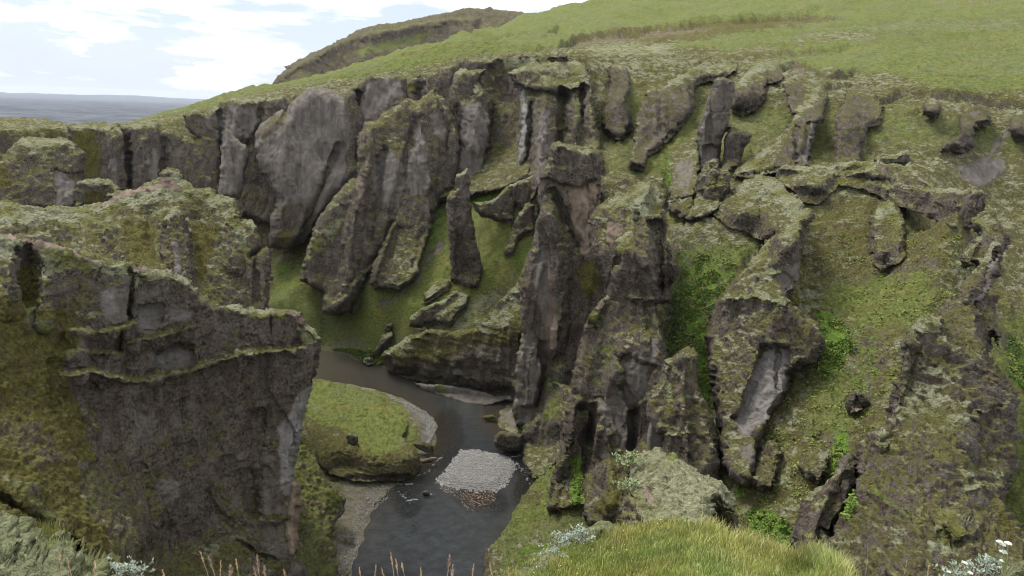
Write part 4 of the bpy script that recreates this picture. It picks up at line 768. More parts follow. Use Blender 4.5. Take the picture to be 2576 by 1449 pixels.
form('rock_fin', 'curved leaning fin with a hooked mossy head, right edge of the bowl', 'rock fin',
     'C7 2150,520 2160,500 2200,490 2230,445 2290,465 2350,540 2390,600 2392,680 2370,780 2320,900 2250,1000 2180,1090 2160,1130 2210,1200 2230,1320 2235,1449 D4 1355,180 1350,280 1200,270 1100,190 1130,110 1080,90 C7 1880,1230 1990,1120 2080,1050 2100,940 2180,830 2080,860 2065,780 2130,690 2200,620 2170,570',
     [(985, 215, 122), (1004, 240, 116), (965, 265, 112), (960, 300, 102), (990, 320, 98), (940, 320, 96), (980, 350, 93)], T=5, E=6, Tb=5, sp=1.05, warp=1.4, base={'moss': 0},
     relief=[('line', 'C7 2320,700 2200,900 2110,1080', 2.5, 1.5), ('line', 'C7 2200,640 2120,820', 3, 1), ('line', 'C7 2340,760 2150,1100', 1.5, -1)], ops=[('moss', 'C7 2150,520 2200,480 2290,470 2350,540 2260,580 2200,560', .9, 2), ('moss~', 'C7 2320,690 2220,820 2130,930', .8, 3), ('moss~', 'C7 2220,610 2100,760', .7, 3), ('grey~', 'C7 2350,780 2230,960 2150,1110', .9, 1.6), ('moss~', 'C7 2100,560 2180,600', .6, 3)])
form('rock_buttress', 'huge mossy buttress filling the lower right corner', 'rock buttress',
     'D4 925,250 965,175 1030,120 1090,98 1145,100 1120,170 1200,225 1300,258 1350,252 1400,320 1480,420 1520,520 1512,600 1520,800 1510,900 1465,1000 1475,1100 1545,1200 1600,1300 1640,1520 450,1520 480,1400 520,1300 560,1210 650,1100 700,1000 685,900 700,800 800,700 870,600 900,420 920,310',
     [(905, 335, 90), (985, 350, 92), (1010, 400, 90), (890, 420, 84), (870, 470, 77), (1010, 480, 82), (850, 520, 70), (900, 575, 60), (1010, 540, 72), (830, 575, 65), (940, 450, 77), (1020, 575, 62)], T=7, E=10, Tb=9, sp=1.2, base={'moss': .05},
     relief=[('ledge', 'D4 1270,600 1350,575 1460,570', 2.5, 1.5), ('area', 'D4 1290,620 1440,570 1520,640 1500,900 1300,900', 5, -1.5), ('ledge', 'D4 720,960 900,1060 1010,1130', 2.5, 1.2), ('ledge', 'D4 1090,1200 1180,1130 1300,1190', 3, 1.5), ('line', 'D4 960,220 900,420 800,760', 6, 1.5), ('area', 'D4 1100,1150 1200,1120 1320,1240 1200,1270', 3, 1.2)],
     lump=(.45, 1.7), strata=(.12, 1.3),
     ops=[('moss', 'D4 965,175 1030,120 1145,98 1120,165 1060,190 980,185', 1.1, 2), ('moss', 'D4 920,250 1100,200 1270,290 1250,400 1180,520 1350,560 1250,680 1000,760 820,820 760,760 880,620 920,420', .36, 6), ('rock', 'D4 1270,330 1380,320 1480,420 1510,520 1400,560 1280,480', .7, 4), ('rock', 'D4 1300,640 1420,580 1500,620 1500,900 1300,850', .85, 4), ('moss', 'D4 1110,1180 1160,1110 1240,1180 1310,1240 1200,1270 1120,1240', 1.1, 3),
      ('moss', 'D4 1200,880 1330,900 1340,1050 1220,1020', .7, 4), ('rust', 'D4 680,960 760,930 900,1080 1010,1130 1100,1449 620,1449 560,1250', .2, 8), ('rock', 'D4 740,900 1100,900 1150,1080 1000,1080 850,1000', .6, 5), ('grass', 'D4 740,960 820,1000 1010,1120 980,1140 800,1040', .55, 3), ('moss', 'D4 1000,1330 1080,1280 1250,1300 1200,1350', .7, 4), ('rust', 'D4 1400,1050 1560,1200 1560,1340 1400,1250', .6, 6), ('leaf~', 'D4 690,960 680,1100 640,1160', .8, 3)])
form('rock_shard', 'tilted dark slab leaning right in the gully beside the lower right buttress', 'rock slab',
     'D4 650,838 682,868 675,980 625,1110 575,1200 560,1240 590,1290 640,1449 400,1449 365,1270 405,1130 430,1040 470,1010 540,950 600,880', [(800, 560, 67), (845, 470, 74), (830, 520, 69), (820, 575, 64)], base={'moss': -.5}, T=3.4, E=8, Tb=3, sp=1.05, warp=1.3, relief=[('line', 'D4 650,850 560,1000 470,1200 420,1400', 3, 1.2), ('line', 'D4 500,1210 560,1235', 1.5, -1.2)], ops=[('moss~', 'D4 440,1040 520,975 600,890', .9, 3), ('moss', 'D4 440,1080 540,1020 560,1090 480,1140', .5, 3), ('moss~', 'D4 400,1240 560,1250', .7, 3)])
form('rock_outcrop', 'small pale pink outcrop in the leafy green of the right-hand bowl', 'rock outcrop', 'D4 640,590 640,520 680,470 730,490 750,540 710,590 660,600', [(860, 413, None, 1)], T=2, E=6, sp=1, warp=1, ops=[('tan', 'D4 670,510 740,500 745,550 680,595', .7, 2), ('grey', 'D4 680,490 740,510 740,550 690,570', .8, 2)])
form('rock_outcrop', 'rounded dark rock low in the gully, left of two', 'rock outcrop', 'D4 140,950 150,830 190,760 270,740 300,800 290,900 250,990 180,1000', [(765, 485, 100)], T=3, E=9, sp=1.1, base={'moss': .1})
form('rock_outcrop', 'rounded dark rock low in the gully, right of two and beside leafy plants', 'rock outcrop', 'D4 380,870 420,800 490,780 545,810 540,900 500,970 430,930', [(815, 478, 96)], T=2.5, E=8, sp=1.1, base={'moss': .3})
# ---- left side
form('rock_buttress', 'round-shouldered moss-capped cliff at the far left edge with pale drip marks below', 'cliff',
     'C1 -250,700 -100,690 30,760 90,700 150,642 250,630 400,638 480,640 560,688 605,750 618,870 600,960 585,1180 -250,1180', [(-20, 195, 240), (80, 205, 232), (40, 140, 246), (-20, 150, 248)], T=8, E=12, Tb=14,
     relief=[('ledge', 'C1 390,860 600,900', 1.5, -1.6)], ops=[('moss', 'C1 90,700 150,642 250,630 400,638 480,645 480,690 400,700 300,690 260,760 150,680', 1.0, 2.5), ('moss', 'C1 240,700 460,690 420,760 330,790 240,790', .6, 3), ('grey', 'C1 390,900 430,880 590,940 580,1130 400,1130', .95, 3), ('grey', 'C1 220,930 270,950 270,1110 240,1110', .6, 3), ('rust', 'C1 -200,800 60,790 100,1000 -200,1100', .6, 6)])
form('moss_mound', 'low pale moss mound between the second ridge and the far cliff at the left', 'moss mound', 'C1 560,960 620,935 700,945 800,950 870,995 890,1060 880,1130 560,1150', [(100, 205, 222)], T=4, E=7, base={'moss': .7}, ops=[('rust', 'C1 590,1010 780,1000 760,1120 590,1120', .6, 3)])
form('rock_ridge', 'second ridge on the left, footpath along its crest up to a peaked mossy knob', 'rock ridge',
     'C1 -350,1080 0,1088 150,1128 350,1135 560,1138 700,1112 785,1085 778,1035 850,1015 960,1020 1060,962 1160,925 1158,898 1230,862 1290,868 1322,930 1420,1000 1550,1010 1560,1045 1705,1072 1722,1140 1760,1228 C4 1740,30 1820,50 1872,92 1884,250 1862,292 1815,322 1868,290 1900,262 1950,268 1958,300 1958,760 1500,900 0,500 -350,450',
     [(-30, 200, 168), (80, 206, 164), (175, 175, 164), (215, 192, 160), (240, 215, 154), (262, 225, 150), (270, 300, 142), (200, 260, 148), (100, 240, 150), (0, 230, 152), (150, 290, 134), (240, 320, 140)], T=4, E=7, Tb=14, sp=1.15,
     relief=[('line', 'C4 780,120 860,200 880,340', 5, 2), ('line', 'C4 1070,60 1080,400', 10, -1.5), ('line', 'C4 1430,60 1450,500', 8, -1.2), ('line', 'C4 1680,30 1700,400', 5, 2), ('line', 'C4 1850,330 1860,640', 1.5, -1), ('line', 'C4 620,120 480,220', 6, -1.5)],
     ops=[('moss', 'C1 -100,1080 560,1140 785,1085 960,1020 1160,925 1290,870 1420,1000 1700,1070 1720,1180 1500,1100 1200,1090 900,1130 700,1250 300,1300 -100,1250', .75, 4), ('tan~', 'C1 620,1108 780,1095 860,1060 900,1040 1100,1000 1210,940', 1.2, 2.6), ('tan', 'C1 1190,930 1260,925 1300,980 1400,1000 1300,1010 1150,990', .8, 2), ('rust', 'C4 880,60 1130,80 1150,420 950,380 880,200', .75, 5), ('rust', 'C4 1370,40 1620,60 1560,300 1480,560 1400,420', .75, 6), ('rust', 'C4 590,110 730,110 760,260 640,240', .6, 4), ('rust', 'C4 0,120 400,70 400,160 0,160', .4, 4),
      ('tan', 'C4 400,130 560,150 620,240 460,250', .38, 4), ('grey', 'C4 1230,240 1310,240 1330,440 1250,430', .8, 3), ('rock', 'C4 1180,150 1350,150 1380,440 1150,440', .5, 4), ('moss~', 'C4 1640,20 1720,160 1780,300', .9, 5), ('moss~', 'C4 1840,60 1740,30', .8, 4), ('moss~', 'C4 1180,20 1260,-10 1320,60', .6, 5), ('rock', 'C4 1700,330 1950,290 1958,690 1650,660', .6, 5)])
form('rock_rib', 'round-topped brown rib standing out of the second ridge, pale streak down its face', 'rock rib', 'Z 159,292 159,262 160,240 163,222 168,211 175,206 182,212 187,225 190,242 192,262 191,292', [(175, 292, 139), (175, 208, 149)], T=4, E=9, sp=1, ops=[('moss', 'Z 162,224 168,210 176,205 184,214 182,222 174,218', .9, 2), ('grey', 'C4 1230,200 1310,200 1330,440 1250,430', .95, 3)])
form('rock_rib', 'smaller mossy rib left of the round-topped one on the second ridge', 'rock rib', 'Z 100,232 107,226 113,226 120,233 124,248 126,270 122,286 106,286 104,262 102,246', [(113, 286, 140), (113, 228, 149)], T=3, E=8, sp=1, base={'moss': .3})
form('rock_buttress', 'massive near buttress on the left, footpath along its ridge, pale overhanging right edge', 'rock buttress',
     'C4 -350,130 0,163 150,172 300,228 480,248 650,285 780,352 950,393 1100,420 1200,420 1300,458 1380,500 1450,600 1520,650 1620,685 1850,705 2000,692 2190,720 2222,808 2290,838 2338,900 2332,1000 2292,1150 2252,1300 2232,1449 D1 2258,0 2232,100 2200,300 2152,550 2120,740 2168,790 2166,940 2142,1300 2200,1400 2280,1600 -300,1600',
     [(-30, 235, 100), (0, 236, 100), (130, 272, 102), (180, 280, 104), (225, 306, 106), (320, 338, 108), (316, 400, 105), (305, 450, 103), (295, 520, 100), (300, 590, 97), (225, 470, 99), (200, 540, 95), (160, 560, 88), (120, 480, 88), (100, 400, 93), (60, 330, 96), (0, 400, 86), (0, 300, 93), (-30, 500, 72), (0, 490, 73), (60, 510, 76), (130, 545, 80), (240, 590, 88), (100, 590, 70), (0, 590, 58), (200, 400, 101), (250, 340, 106)], T=4.0, E=8, Tb=10, sp=1.15,
     relief=[('ledge', 'C4 480,840 700,850 980,800 990,830', 3.5, 3.4), ('ledge', 'C4 950,930 1200,870 1380,800', 3.2, 3.2), ('ledge', 'C4 420,1140 700,1130 1000,1200 1350,1130 1700,1010 1950,985 2220,960', 4.5, 4.6), ('ledge', 'C4 300,1040 520,1000 900,1010', 3, 1.5), ('line', 'C4 940,440 930,760', 2.5, -2), ('line', 'C4 880,900 860,1010', 3, -2.2), ('area', 'C4 980,700 1180,680 1180,800 990,830', 3, -1), ('area', 'C4 1090,1000 1400,960 1400,1120 1100,1160', 4, -1.5),
             ('line', 'C4 200,320 180,620', 8, -3.5), ('line', 'C4 60,380 60,700', 7, 2), ('line', 'C4 340,500 340,800', 5, 2.2), ('line', 'C4 560,960 620,1449', 5, 1), ('ledge', 'D1 1910,1040 2100,1010', 1.2, 1.2), ('line', 'D1 1720,1210 1850,1300 2040,1330', 1.2, -1), ('line', 'C4 1960,760 1970,960', 2, -1.6), ('line', 'C4 2200,760 2160,950', 2, -1.4), ('line', 'D1 1850,300 1830,1000', 5, -1.5), ('line', 'D1 1100,650 1120,1050', 4, 1), ('line', 'Z -20,487 40,520 70,540 100,575', 3, -3.5)],
     lump=(.28, 1.2), strata=(.14, 1.3), base={'moss': .12},
     ops=[('moss', 'C4 -350,130 0,160 300,225 650,285 780,352 700,420 620,470 560,420 400,420 300,500 200,330 100,330 -350,360', .9, 5), ('moss', 'C4 650,360 950,392 1000,440 1200,420 1380,500 1440,600 1360,560 1280,500 1150,480 970,560 900,470 700,440', 1.0, 2.5), ('moss', 'C4 1450,600 1620,685 1850,705 1960,700 2120,750 2100,800 1940,780 1800,740 1500,680', .95, 2.5), ('moss', 'C4 2220,810 2290,835 2338,900 2330,960 2200,960 2140,830', .95, 2.5),
      ('tan~', 'C4 0,170 300,240 480,275 700,350', 1.2, 1.8), ('tan~', 'C4 960,425 1200,425', .9, 1.6), ('tan~', 'C4 2110,730 2190,780', .8, 3),
      ('rust', 'C4 100,340 290,340 300,700 600,600 620,900 480,1100 620,1449 D1 800,900 1000,1200 1500,1300 1700,1449 -300,1449 C4 -350,700 60,600', .62, 6), ('grass', 'C4 140,680 270,670 270,760 420,800 300,900 140,800', .5, 4), ('grass', 'D1 560,620 800,640 1000,1050 1300,1220 1700,1449 900,1449 700,1100 620,900', .42, 8), ('grass~', 'D1 50,740 240,930 430,1110 580,1290', .5, 4), ('grass', 'D1 0,330 300,330 500,600 300,700 0,500', .32, 8),
      ('moss', 'C4 480,830 700,850 980,800 1000,830 900,880 880,1000 700,900 500,900', .6, 3), ('moss', 'C4 520,700 740,700 760,760 560,800', .6, 3), ('grass', 'C4 950,920 1180,870 1380,800 1380,840 1200,890 1000,950', .5, 3), ('rust', 'C4 950,930 1180,880 1380,810 1380,850 1200,900 1000,960', .5, 4), ('grass', 'C4 1180,1160 1380,1110 1700,1000 2220,950 2230,990 2000,1030 1740,1060 1500,1110 1330,1200', .5, 5), ('rust', 'C4 1180,1180 1380,1130 1700,1020 2220,960 2230,1010 1900,1070 1600,1120 1330,1230', .42, 6), ('grass', 'C4 740,1130 960,1150 1000,1210 900,1240 800,1190', .5, 4),
      ('grey', 'C4 700,570 830,520 900,640 930,780 760,790 690,700', 1.08, 4), ('grey', 'C4 970,700 1000,640 1200,680 1400,720 1380,790 1150,800 1100,870 990,860', 1.08, 4), ('grey', 'C4 1080,1020 1200,990 1400,1000 1420,1090 1200,1160 1080,1150', 1.12, 4), ('grey', 'C4 540,900 700,940 680,1060 560,1040', .4, 4),
      ('grey', 'D1 930,240 1100,280 1140,440 1040,500 930,400', .85, 4), ('grey', 'D1 1120,740 1330,740 1330,900 1150,980 1100,1020', .8, 4), ('grey', 'D1 2010,380 2130,200 2240,60 2200,300 2120,740 2100,880 1990,860 2000,640', 1.8, 3), ('grey', 'D1 2120,160 2300,0 2270,300 2200,560 2160,760 2090,760 2090,500', 1.8, 2), ('tan', 'D1 2110,740 2190,790 2180,1320 2060,1290 2085,1000', 1.5, 3), ('grey', 'D1 2050,1310 2150,1320 2300,1449 2100,1449', .7, 3), ('grey', 'D1 1850,600 2000,500 2010,900 2100,1000 2080,1400 1850,1300', .55, 5), ('rust~', 'D1 1910,1035 2110,1010', .9, 2), ('rust', 'C4 1720,1050 1980,1060 1940,1449 1700,1400', .35, 6)])
form('mossy_bank', 'mossy bank with a flat grassy top jutting into the river bend', 'river bank',
     'D2 150,180 230,120 310,115 500,158 640,200 740,250 840,330 900,390 905,440 870,500 900,550 940,580 985,640 990,700 945,770 860,800 700,805 530,812 380,760 330,720 230,640 150,500',
     [(300, 385, (-68.6,)), (360, 390, (-69.0,)), (400, 405, (-69.0,)), (408, 425, (-68.4,)), (400, 440, (-66.6,)), (350, 430, (-66.4,)), (380, 452, (-65.0,)), (415, 452, (-65.6,)), (350, 446, (-64.6,)), (320, 425, (-66,)), (320, 450, (-64.6,)), (345, 470, (-68.8,)), (400, 479, (-69.6,)), (360, 479, (-69.6,)), (415, 474, (-69.6,)), (320, 470, (-67,))], T=.9, Tb=5, E=5, fac=(0, 1), sp=.9, warp=1.2,
     relief=[('line', 'D2 500,790 700,800 900,780', 3, -2.2)], big=(.25, 6), lump=(.35, 1.2), flute=(.1, 2), base={'moss': .1, 'rust': .5},
     ops=[('grass', 'D2 150,150 310,110 640,195 860,330 910,400 880,480 900,560 720,640 600,600 560,520 500,480 330,420 200,350 150,330', 1.1, 2), ('grey', 'D2 220,290 330,310 520,370 700,400 680,420 520,400 350,350 220,330', .6, 2), ('grey', 'D2 720,520 840,520 870,470 900,420 905,470 870,560 800,540', .6, 2), ('rock', 'D2 330,720 500,690 560,760 900,760 900,820 500,830', .9, 3), ('tan~', 'D2 600,620 760,610 880,590', .35, 3)])
form('mossy_slope', 'yellow-green moss slope between the near buttress and the lower gravel shore', 'slope', 'D2 130,560 190,560 260,640 330,760 400,860 480,930 480,1010 400,1100 370,1180 410,1280 430,1400 450,1500 60,1500 60,900', [(300, 450, 122), (335, 500, 115), (300, 520, 110), (340, 575, 101), (300, 575, 100), (343, 505, 116)], T=1.5, E=7, fac=(.15, 2), sp=1.05,
     big=(.8, 6), lump=(.5, 1.8), flute=(.3, 2), base={'grass': .5, 'rust': .4}, ops=[('rock~', 'D2 180,960 230,960', .9, 4), ('rock~', 'D2 330,1270 420,1300', .9, 4), ('leaf', 'D2 400,960 480,960 440,1060 380,1090', .4, 4), ('rock', 'D2 290,640 360,720 430,870 350,800', .5, 3)])
# ---- rocks along the far bank
form('rock_overhang', 'dark undercut rock wall overhanging the river bend', 'rock overhang',
     'C5 962,1045 975,1010 1010,985 1150,895 1250,850 1350,840 1500,860 1620,840 1760,690 1860,590 1950,480 2010,320 2060,420 2060,700 1980,900 1945,1260 1900,1295 1800,1312 1600,1270 1400,1240 1200,1215 1010,1160 985,1110',
     [(384, 358, (-66,)), (390, 371, (-69.4,)), (440, 382, (-69.5,)), (500, 392, (-69.6,)), (512, 388, (-69.2,)), (470, 335, 180), (500, 310, 180), (520, 270, 180), (420, 335, 186), (520, 330, 172)], T=4, E=8, sp=1.1,
     relief=[('line', 'C5 1050,1160 1250,1200 1500,1260 1880,1300', 5, -4.0), ('line', 'C5 1000,1030 1300,1080 1600,1050 1900,1100', 7, 1.5), ('line', 'C5 1400,1080 1390,1220', 2, -1.4), ('line', 'C5 1200,1080 1180,1200', 2, -1.4)], strata=(.3, 1.5), base={'rust': .55, 'moss': .4},
     ops=[('rock', 'C5 975,1060 1150,1100 1400,1080 1600,960 1930,960 1945,1260 1900,1300 1600,1275 1000,1170', .95, 3), ('grey', 'C5 1200,1100 1360,1120 1400,1080 1560,1160 1850,1230 1860,1290 1500,1240 1200,1200', .62, 4), ('moss', 'C5 1650,880 1750,720 1950,500 1980,640 1900,800 1760,900', .75, 4), ('moss', 'C5 960,1040 1010,980 1150,900 1180,980 1080,1060', .8, 2)])
form('rock_shelf', 'low pale grey shelf at the waterline under the dark overhang', 'rock shelf', 'C5 1185,1235 1300,1245 1420,1250 1650,1290 1780,1330 1880,1330 1900,1350 1700,1395 1560,1380 1400,1330 1260,1290', [(415, 384, (-69.4,)), (500, 400, (-69.6,)), (490, 392, (-68,)), (430, 386, (-68.5,))], T=.8, E=4, sp=.9, warp=1, big=(.2, 4), lump=(.15, 1), flute=(.1, 2), fac=(.1, 1.5), base={'grey': .7, 'moss': -.3}, ops=[('leaf~', 'C5 1360,1270 1400,1275', .8, 2)])
for lab, ol, b in (('long slanted dark rock lying on the grass above the river', 'C5 870,1045 875,1015 930,960 950,900 1000,868 1035,870 1040,890 1010,950 950,1005', (382, 350)),
                   ('angular dark rock at the water edge beside leafy green plants', 'C5 812,1090 820,1055 860,1040 893,1050 893,1095 850,1105', (368, 362)),
                   ('flat brown outcrop strip low on the green slope of the far bank', 'C5 715,735 760,680 790,640 800,660 780,700 740,740', (355, 312)),
                   ('small mossy rock bump halfway up the green slope', 'C5 960,860 990,820 1025,800 1030,830 1000,855', (388, 328)),
                   ('brown rocky patch in the middle of the mossy far-bank slope', 'C5 1150,830 1160,760 1250,690 1380,640 1500,560 1600,600 1560,700 1440,830 1350,800 1250,830', (440, 320)),
                   ('narrow brown rock band above the mossy far-bank slope', 'C5 1240,660 1260,590 1380,490 1450,480 1440,560 1350,620 1280,670', (432, 296)),
                   ('mossy ribbed rock hanging off the left side of the tallest pillar', 'C5 1840,300 1880,170 1930,40 2000,-60 2060,-60 2060,150 1980,180 1930,220 1920,300 1870,322', (510, 250)),
                   ('mossy lump climbing from the green chute to the pale pillar of the capped buttress', 'C2 1380,1300 1360,1449 1150,1400 1080,1340 1060,1290 1200,1280 1340,1160 1440,1110 1510,1090 1560,1200 1540,1449', (520, 222))):
    bx, by = b
    form('rock_outcrop', lab, 'rock outcrop', ol, [(bx, by, None, 1.2)] if len(P(ol)) < 14 else [(bx, by, None, 1)], T=1.8, E=6, sb=5, sp=1.0, warp=1.1, big=(.5, 5), base={'moss': .5})
# ---------------------------------------------------------------- stones in and beside the river
def plain_mat(name, c0, c1, scale=3.0, rough=.9, c2=None, tr=0.0, bump=0.0):
    m = MB(name); c = m.mix(m.ramp(m.noise(scale, 3, .6), .35, .65), c0, c1)
    if c2: c = m.mix(m.ramp(m.noise(scale * .31, 3, .6, off=11), .48, .6), c, c2)
    m.put(m.b.inputs['Base Color'], c); m.b.inputs['Roughness'].default_value = rough; m.b.inputs['Specular IOR Level'].default_value = .2
    if bump: m.l(m.bump(m.noise(scale * 4, 4, .6), bump, .8), m.b.inputs['Normal'])
    return m.m
M_PEB = plain_mat('river_pebbles', (.12, .12, .118), (.29, .288, .28), 3.6, .85, (.25, .235, .21))
M_PEBB = plain_mat('brown_pebbles', (.12, .085, .06), (.26, .21, .16), 3.6, .6)
M_GRAV = plain_mat('gravel', (.13, .115, .10), (.25, .235, .215), 6.0, .95, (.17, .14, .11), bump=.12)
bar = P('D2 1270,600 1350,600 1480,620 1580,650 1620,700 1590,780 1545,840 1480,872 1350,868 1250,852 1180,835 1110,812 1122,780 1180,730 1235,655')
bw = [tuple(at(a, b, rz(a, b, WZ))[:2]) for a, b in bar]
bx = np.array(bw); gx, gy_ = np.meshgrid(np.arange(bx[:, 0].min() - 2, bx[:, 0].max() + 2, .3), np.arange(bx[:, 1].min() - 2, bx[:, 1].max() + 2, .3), indexing='ij')
bp = np.stack([gx.ravel(), gy_.ravel(), np.zeros(gx.size)], -1); bs = sdist(bp[:, 0] + .5 * perlin(bp, 2.0, 3), bp[:, 1] + .5 * perlin(bp, 2.0, 6), bw)
bp[:, 2] = WZ - .05 + np.clip(-bs * .22, -.6, .42) + .05 * perlin(bp, 1.2, 2)
bi = np.arange(gx.size).reshape(gx.shape)
q = np.stack([bi[:-1, :-1], bi[1:, :-1], bi[1:, 1:], bi[:-1, 1:]], -1).reshape(-1, 4); q = q[(bs[q] < 1.2).all(1)]
u_, iv = np.unique(q, return_inverse=True)
tag(mkmesh('gravel_bar', bp[u_], iv.reshape(-1, 4), M_GRAV), kind='structure')
CUBE = np.array([(-1, -1, -1), (1, -1, -1), (1, 1, -1), (-1, 1, -1), (-1, -1, 1), (1, -1, 1), (1, 1, 1), (-1, 1, 1)]) * .62
CQ = np.array([(0, 3, 2, 1), (4, 5, 6, 7), (0, 1, 5, 4), (1, 2, 6, 5), (2, 3, 7, 6), (3, 0, 4, 7)])
def stones(name, pts, rmin, rmax, mat, label=None, cat=None):
    n = len(pts); s = rng.uniform(rmin, rmax, n)[:, None, None] * rng.uniform(.6, 1.3, (n, 1, 3)) * np.array([1, 1, .6])
    v = CUBE[None] * s * rng.uniform(.75, 1.2, (n, 8, 1)); a = rng.uniform(0, 6.28, n)[:, None]
    x = v[..., 0] * np.cos(a) - v[..., 1] * np.sin(a); y = v[..., 0] * np.sin(a) + v[..., 1] * np.cos(a)
    v = np.stack([x, y, v[..., 2]], -1) + pts[:, None]
    o = mkmesh(name, v.reshape(-1, 3), (CQ[None] + np.arange(n)[:, None, None] * 8).reshape(-1, 4), mat, smooth=False); tag(o, label, cat, kind='stuff'); return o
k = bs < .5; c = bp[k]; c = c[rng.choice(len(c), 9000)] + rng.normal(0, .16, (9000, 3)) * [1, 1, .2]; c[:, 2] += .11
stones('pebbles', c, .07, .20, M_PEB, 'pale rounded pebbles covering the gravel island', 'pebbles')
big_ = bp[bs < .8]; big_ = big_[rng.choice(len(big_), 260)] + [0, 0, .12]; stones('pebbles', big_, .18, .36, M_PEB, 'larger stones lying among the pebbles of the gravel island', 'stones')
tail = P('D2 1120,830 1250,850 1480,872 1500,930 1420,1000 1300,1010 1250,930 1120,860')
tx_ = rng.uniform(430, 500, 9000); ty_ = rng.uniform(482, 515, 9000); tk = (sdist(tx_, ty_, tail) < 0) & (rng.uniform(size=9000) < np.clip(1.2 - (ty_ - 486) / 26, .05, 1) * .8)
tw = at(tx_[tk], ty_[tk], rz(tx_[tk], ty_[tk], WZ - .03)); stones('pebbles', tw[:650], .06, .16, M_PEBB, 'scattered pebbles breaking the shallow water below the gravel island', 'pebbles')
sx_ = rng.uniform(390, 445, 9000); sy_ = rng.uniform(392, 458, 9000); sk = sdist(sx_, sy_, P('D2 700,215 800,235 940,285 1020,330 1080,380 1106,430 1080,480 1050,545 960,545 890,530 890,480 905,410 880,340 790,280')) < 0
sw = at(sx_[sk], sy_[sk], rz(sx_[sk], sy_[sk], -69.2)); stones('pebbles', sw[:4200], .06, .19, M_PEB, 'pale cobbles along the edge of the grassy flat in the river bend', 'pebbles')
sx_ = rng.uniform(330, 392, 9000); sy_ = rng.uniform(482, 580, 9000); sk = sdist(sx_, sy_, P('D2 600,830 740,830 780,850 760,930 640,1030 570,1130 590,1200 520,1400 480,1449 420,1449 400,1240 470,1080 500,930')) < 0
sk &= rng.uniform(size=9000) < .4
sw = at(sx_[sk], sy_[sk], rz(sx_[sk], sy_[sk], -69.55)); stones('pebbles', sw, .05, .15, M_PEB, 'small grey stones scattered on the brown shore under the mossy slope', 'pebbles')
def boulder(lab, ol, z, T=1.4, **k):
    p = P(ol); cx = sum(a for a, b in p) / len(p); by = max(b for a, b in p)
    form('boulder', lab, 'boulder', ol, [(cx, by, (z,))], T=T, E=6, sp=.8, warp=.7, big=(.25, 2.5), lump=(.08, .8), flute=(.06, 1), fac=(.12, .9), base={'moss': -.2, **k}, wm_=.4)
boulder('big rounded brown boulder standing in the river at the right bank', 'D2 1483,545 1490,500 1530,462 1560,468 1600,475 1680,485 1690,560 1660,600 1595,608 1540,590 1495,572', -70, 2.2)
boulder('small brown boulder alone in the riffle below the gravel island', 'D2 998,885 1010,872 1035,868 1055,880 1052,900 1030,908 1005,902', -70, .5, tan=.3)
boulder('flat brown boulder at the tip of the cobble bank', 'D2 925,545 1000,543 1060,552 1080,570 1078,610 1060,628 1010,605 960,580', -70, .9, tan=.3)
boulder('low pale-brown slab at the water under the tip of the bank', 'D2 960,690 985,665 1060,640 1110,650 1080,672 1010,690 975,705', -70, .6, tan=.7)
boulder('dark blocky stone on the lower gravel shore', 'D2 463,1190 480,1182 538,1192 540,1212 510,1216 468,1206', -69.3, .4)
boulder('round dark stone on the grassy top of the mossy bank', 'D2 700,325 708,318 722,320 724,330 706,332', -68.6, .25)
boulder('brown mossy boulder on the rim of the mossy bank', 'D2 480,500 500,486 545,488 563,510 560,550 535,570 500,560 490,530', -65, .9, moss=.3)
boulder('mossy green rock in the shallows by the right bank', 'D2 1408,375 1430,358 1480,355 1503,370 1500,385 1460,396 1420,388', -69.9, .7, grass=.5)
boulder('small dark stone standing in the calm water near the lower gravel shore', 'D2 925,1098 940,1094 948,1099 940,1104 928,1103', -70, .2)
# ---------------------------------------------------------------- leafy green plants on the slopes
kk = (TB[:, 0] > .42) & (rr_ > 45); LP = [Pt[kk]]; LN = [np.tile([0, -.5, .8], (kk.sum(), 1))]
for v, n_ in LEAFY: LP.append(v[::2]); LN.append(n_[::2])
LP = np.concatenate(LP); LN = np.concatenate(LN)
def leaves(name, C, Nn, per, size, mat, droop=.5, label=None, cat=None, kind='stuff', parent=None, spread=1.0, wid=.42):
    n = len(C); th = rng.uniform(0, 6.283, (n, per)); el = rng.uniform(.0, .9, (n, per))
    d = np.stack([np.cos(th) * np.cos(el), np.sin(th) * np.cos(el), np.sin(el)], -1) + .5 * Nn[:, None]
    d /= np.linalg.norm(d, axis=-1)[..., None]
    s = (rng.uniform(.5, 1.0, (n, per)) * (size if np.isscalar(size) else size[:, None]))[..., None]
    side = np.cross(d, rng.normal(size=(n, per, 3)) * .35 + [0, 0, 1]); side /= np.linalg.norm(side, axis=-1)[..., None]
    b = C[:, None] + rng.normal(0, 1, (n, per, 3)) * s * .25 * spread; t = b + d * s; t[..., 2] -= s[..., 0] * droop * .4
    mid = b + d * s * .55
    v = np.stack([b, mid + side * s * wid, t, mid - side * s * wid], 2).reshape(-1, 3)
    o = mkmesh(name, v, np.arange(len(v)).reshape(-1, 4), mat, smooth=False, parent=parent)
    if parent is None: tag(o, label, cat, kind=kind)
    return o
M_LEAF = plain_mat('leaf_green', (.060, .110, .016), (.135, .205, .035), 1.4, .7, (.20, .24, .05))
M_LEAF2 = plain_mat('leaf_yellow_green', (.11, .155, .03), (.23, .27, .06), 1.4, .7)
nL = min(17000, len(LP)); ii = rng.choice(len(LP), nL, replace=False); cl = perlin(LP[ii], 2.2, 4) > -.12; ii = ii[cl]
leaves('leafy_ground_cover', LP[ii] + LN[ii] * .1, LN[ii], 6, .42, M_LEAF, label='bright green leafy plants carpeting the gullies between the fins', cat='ground cover')
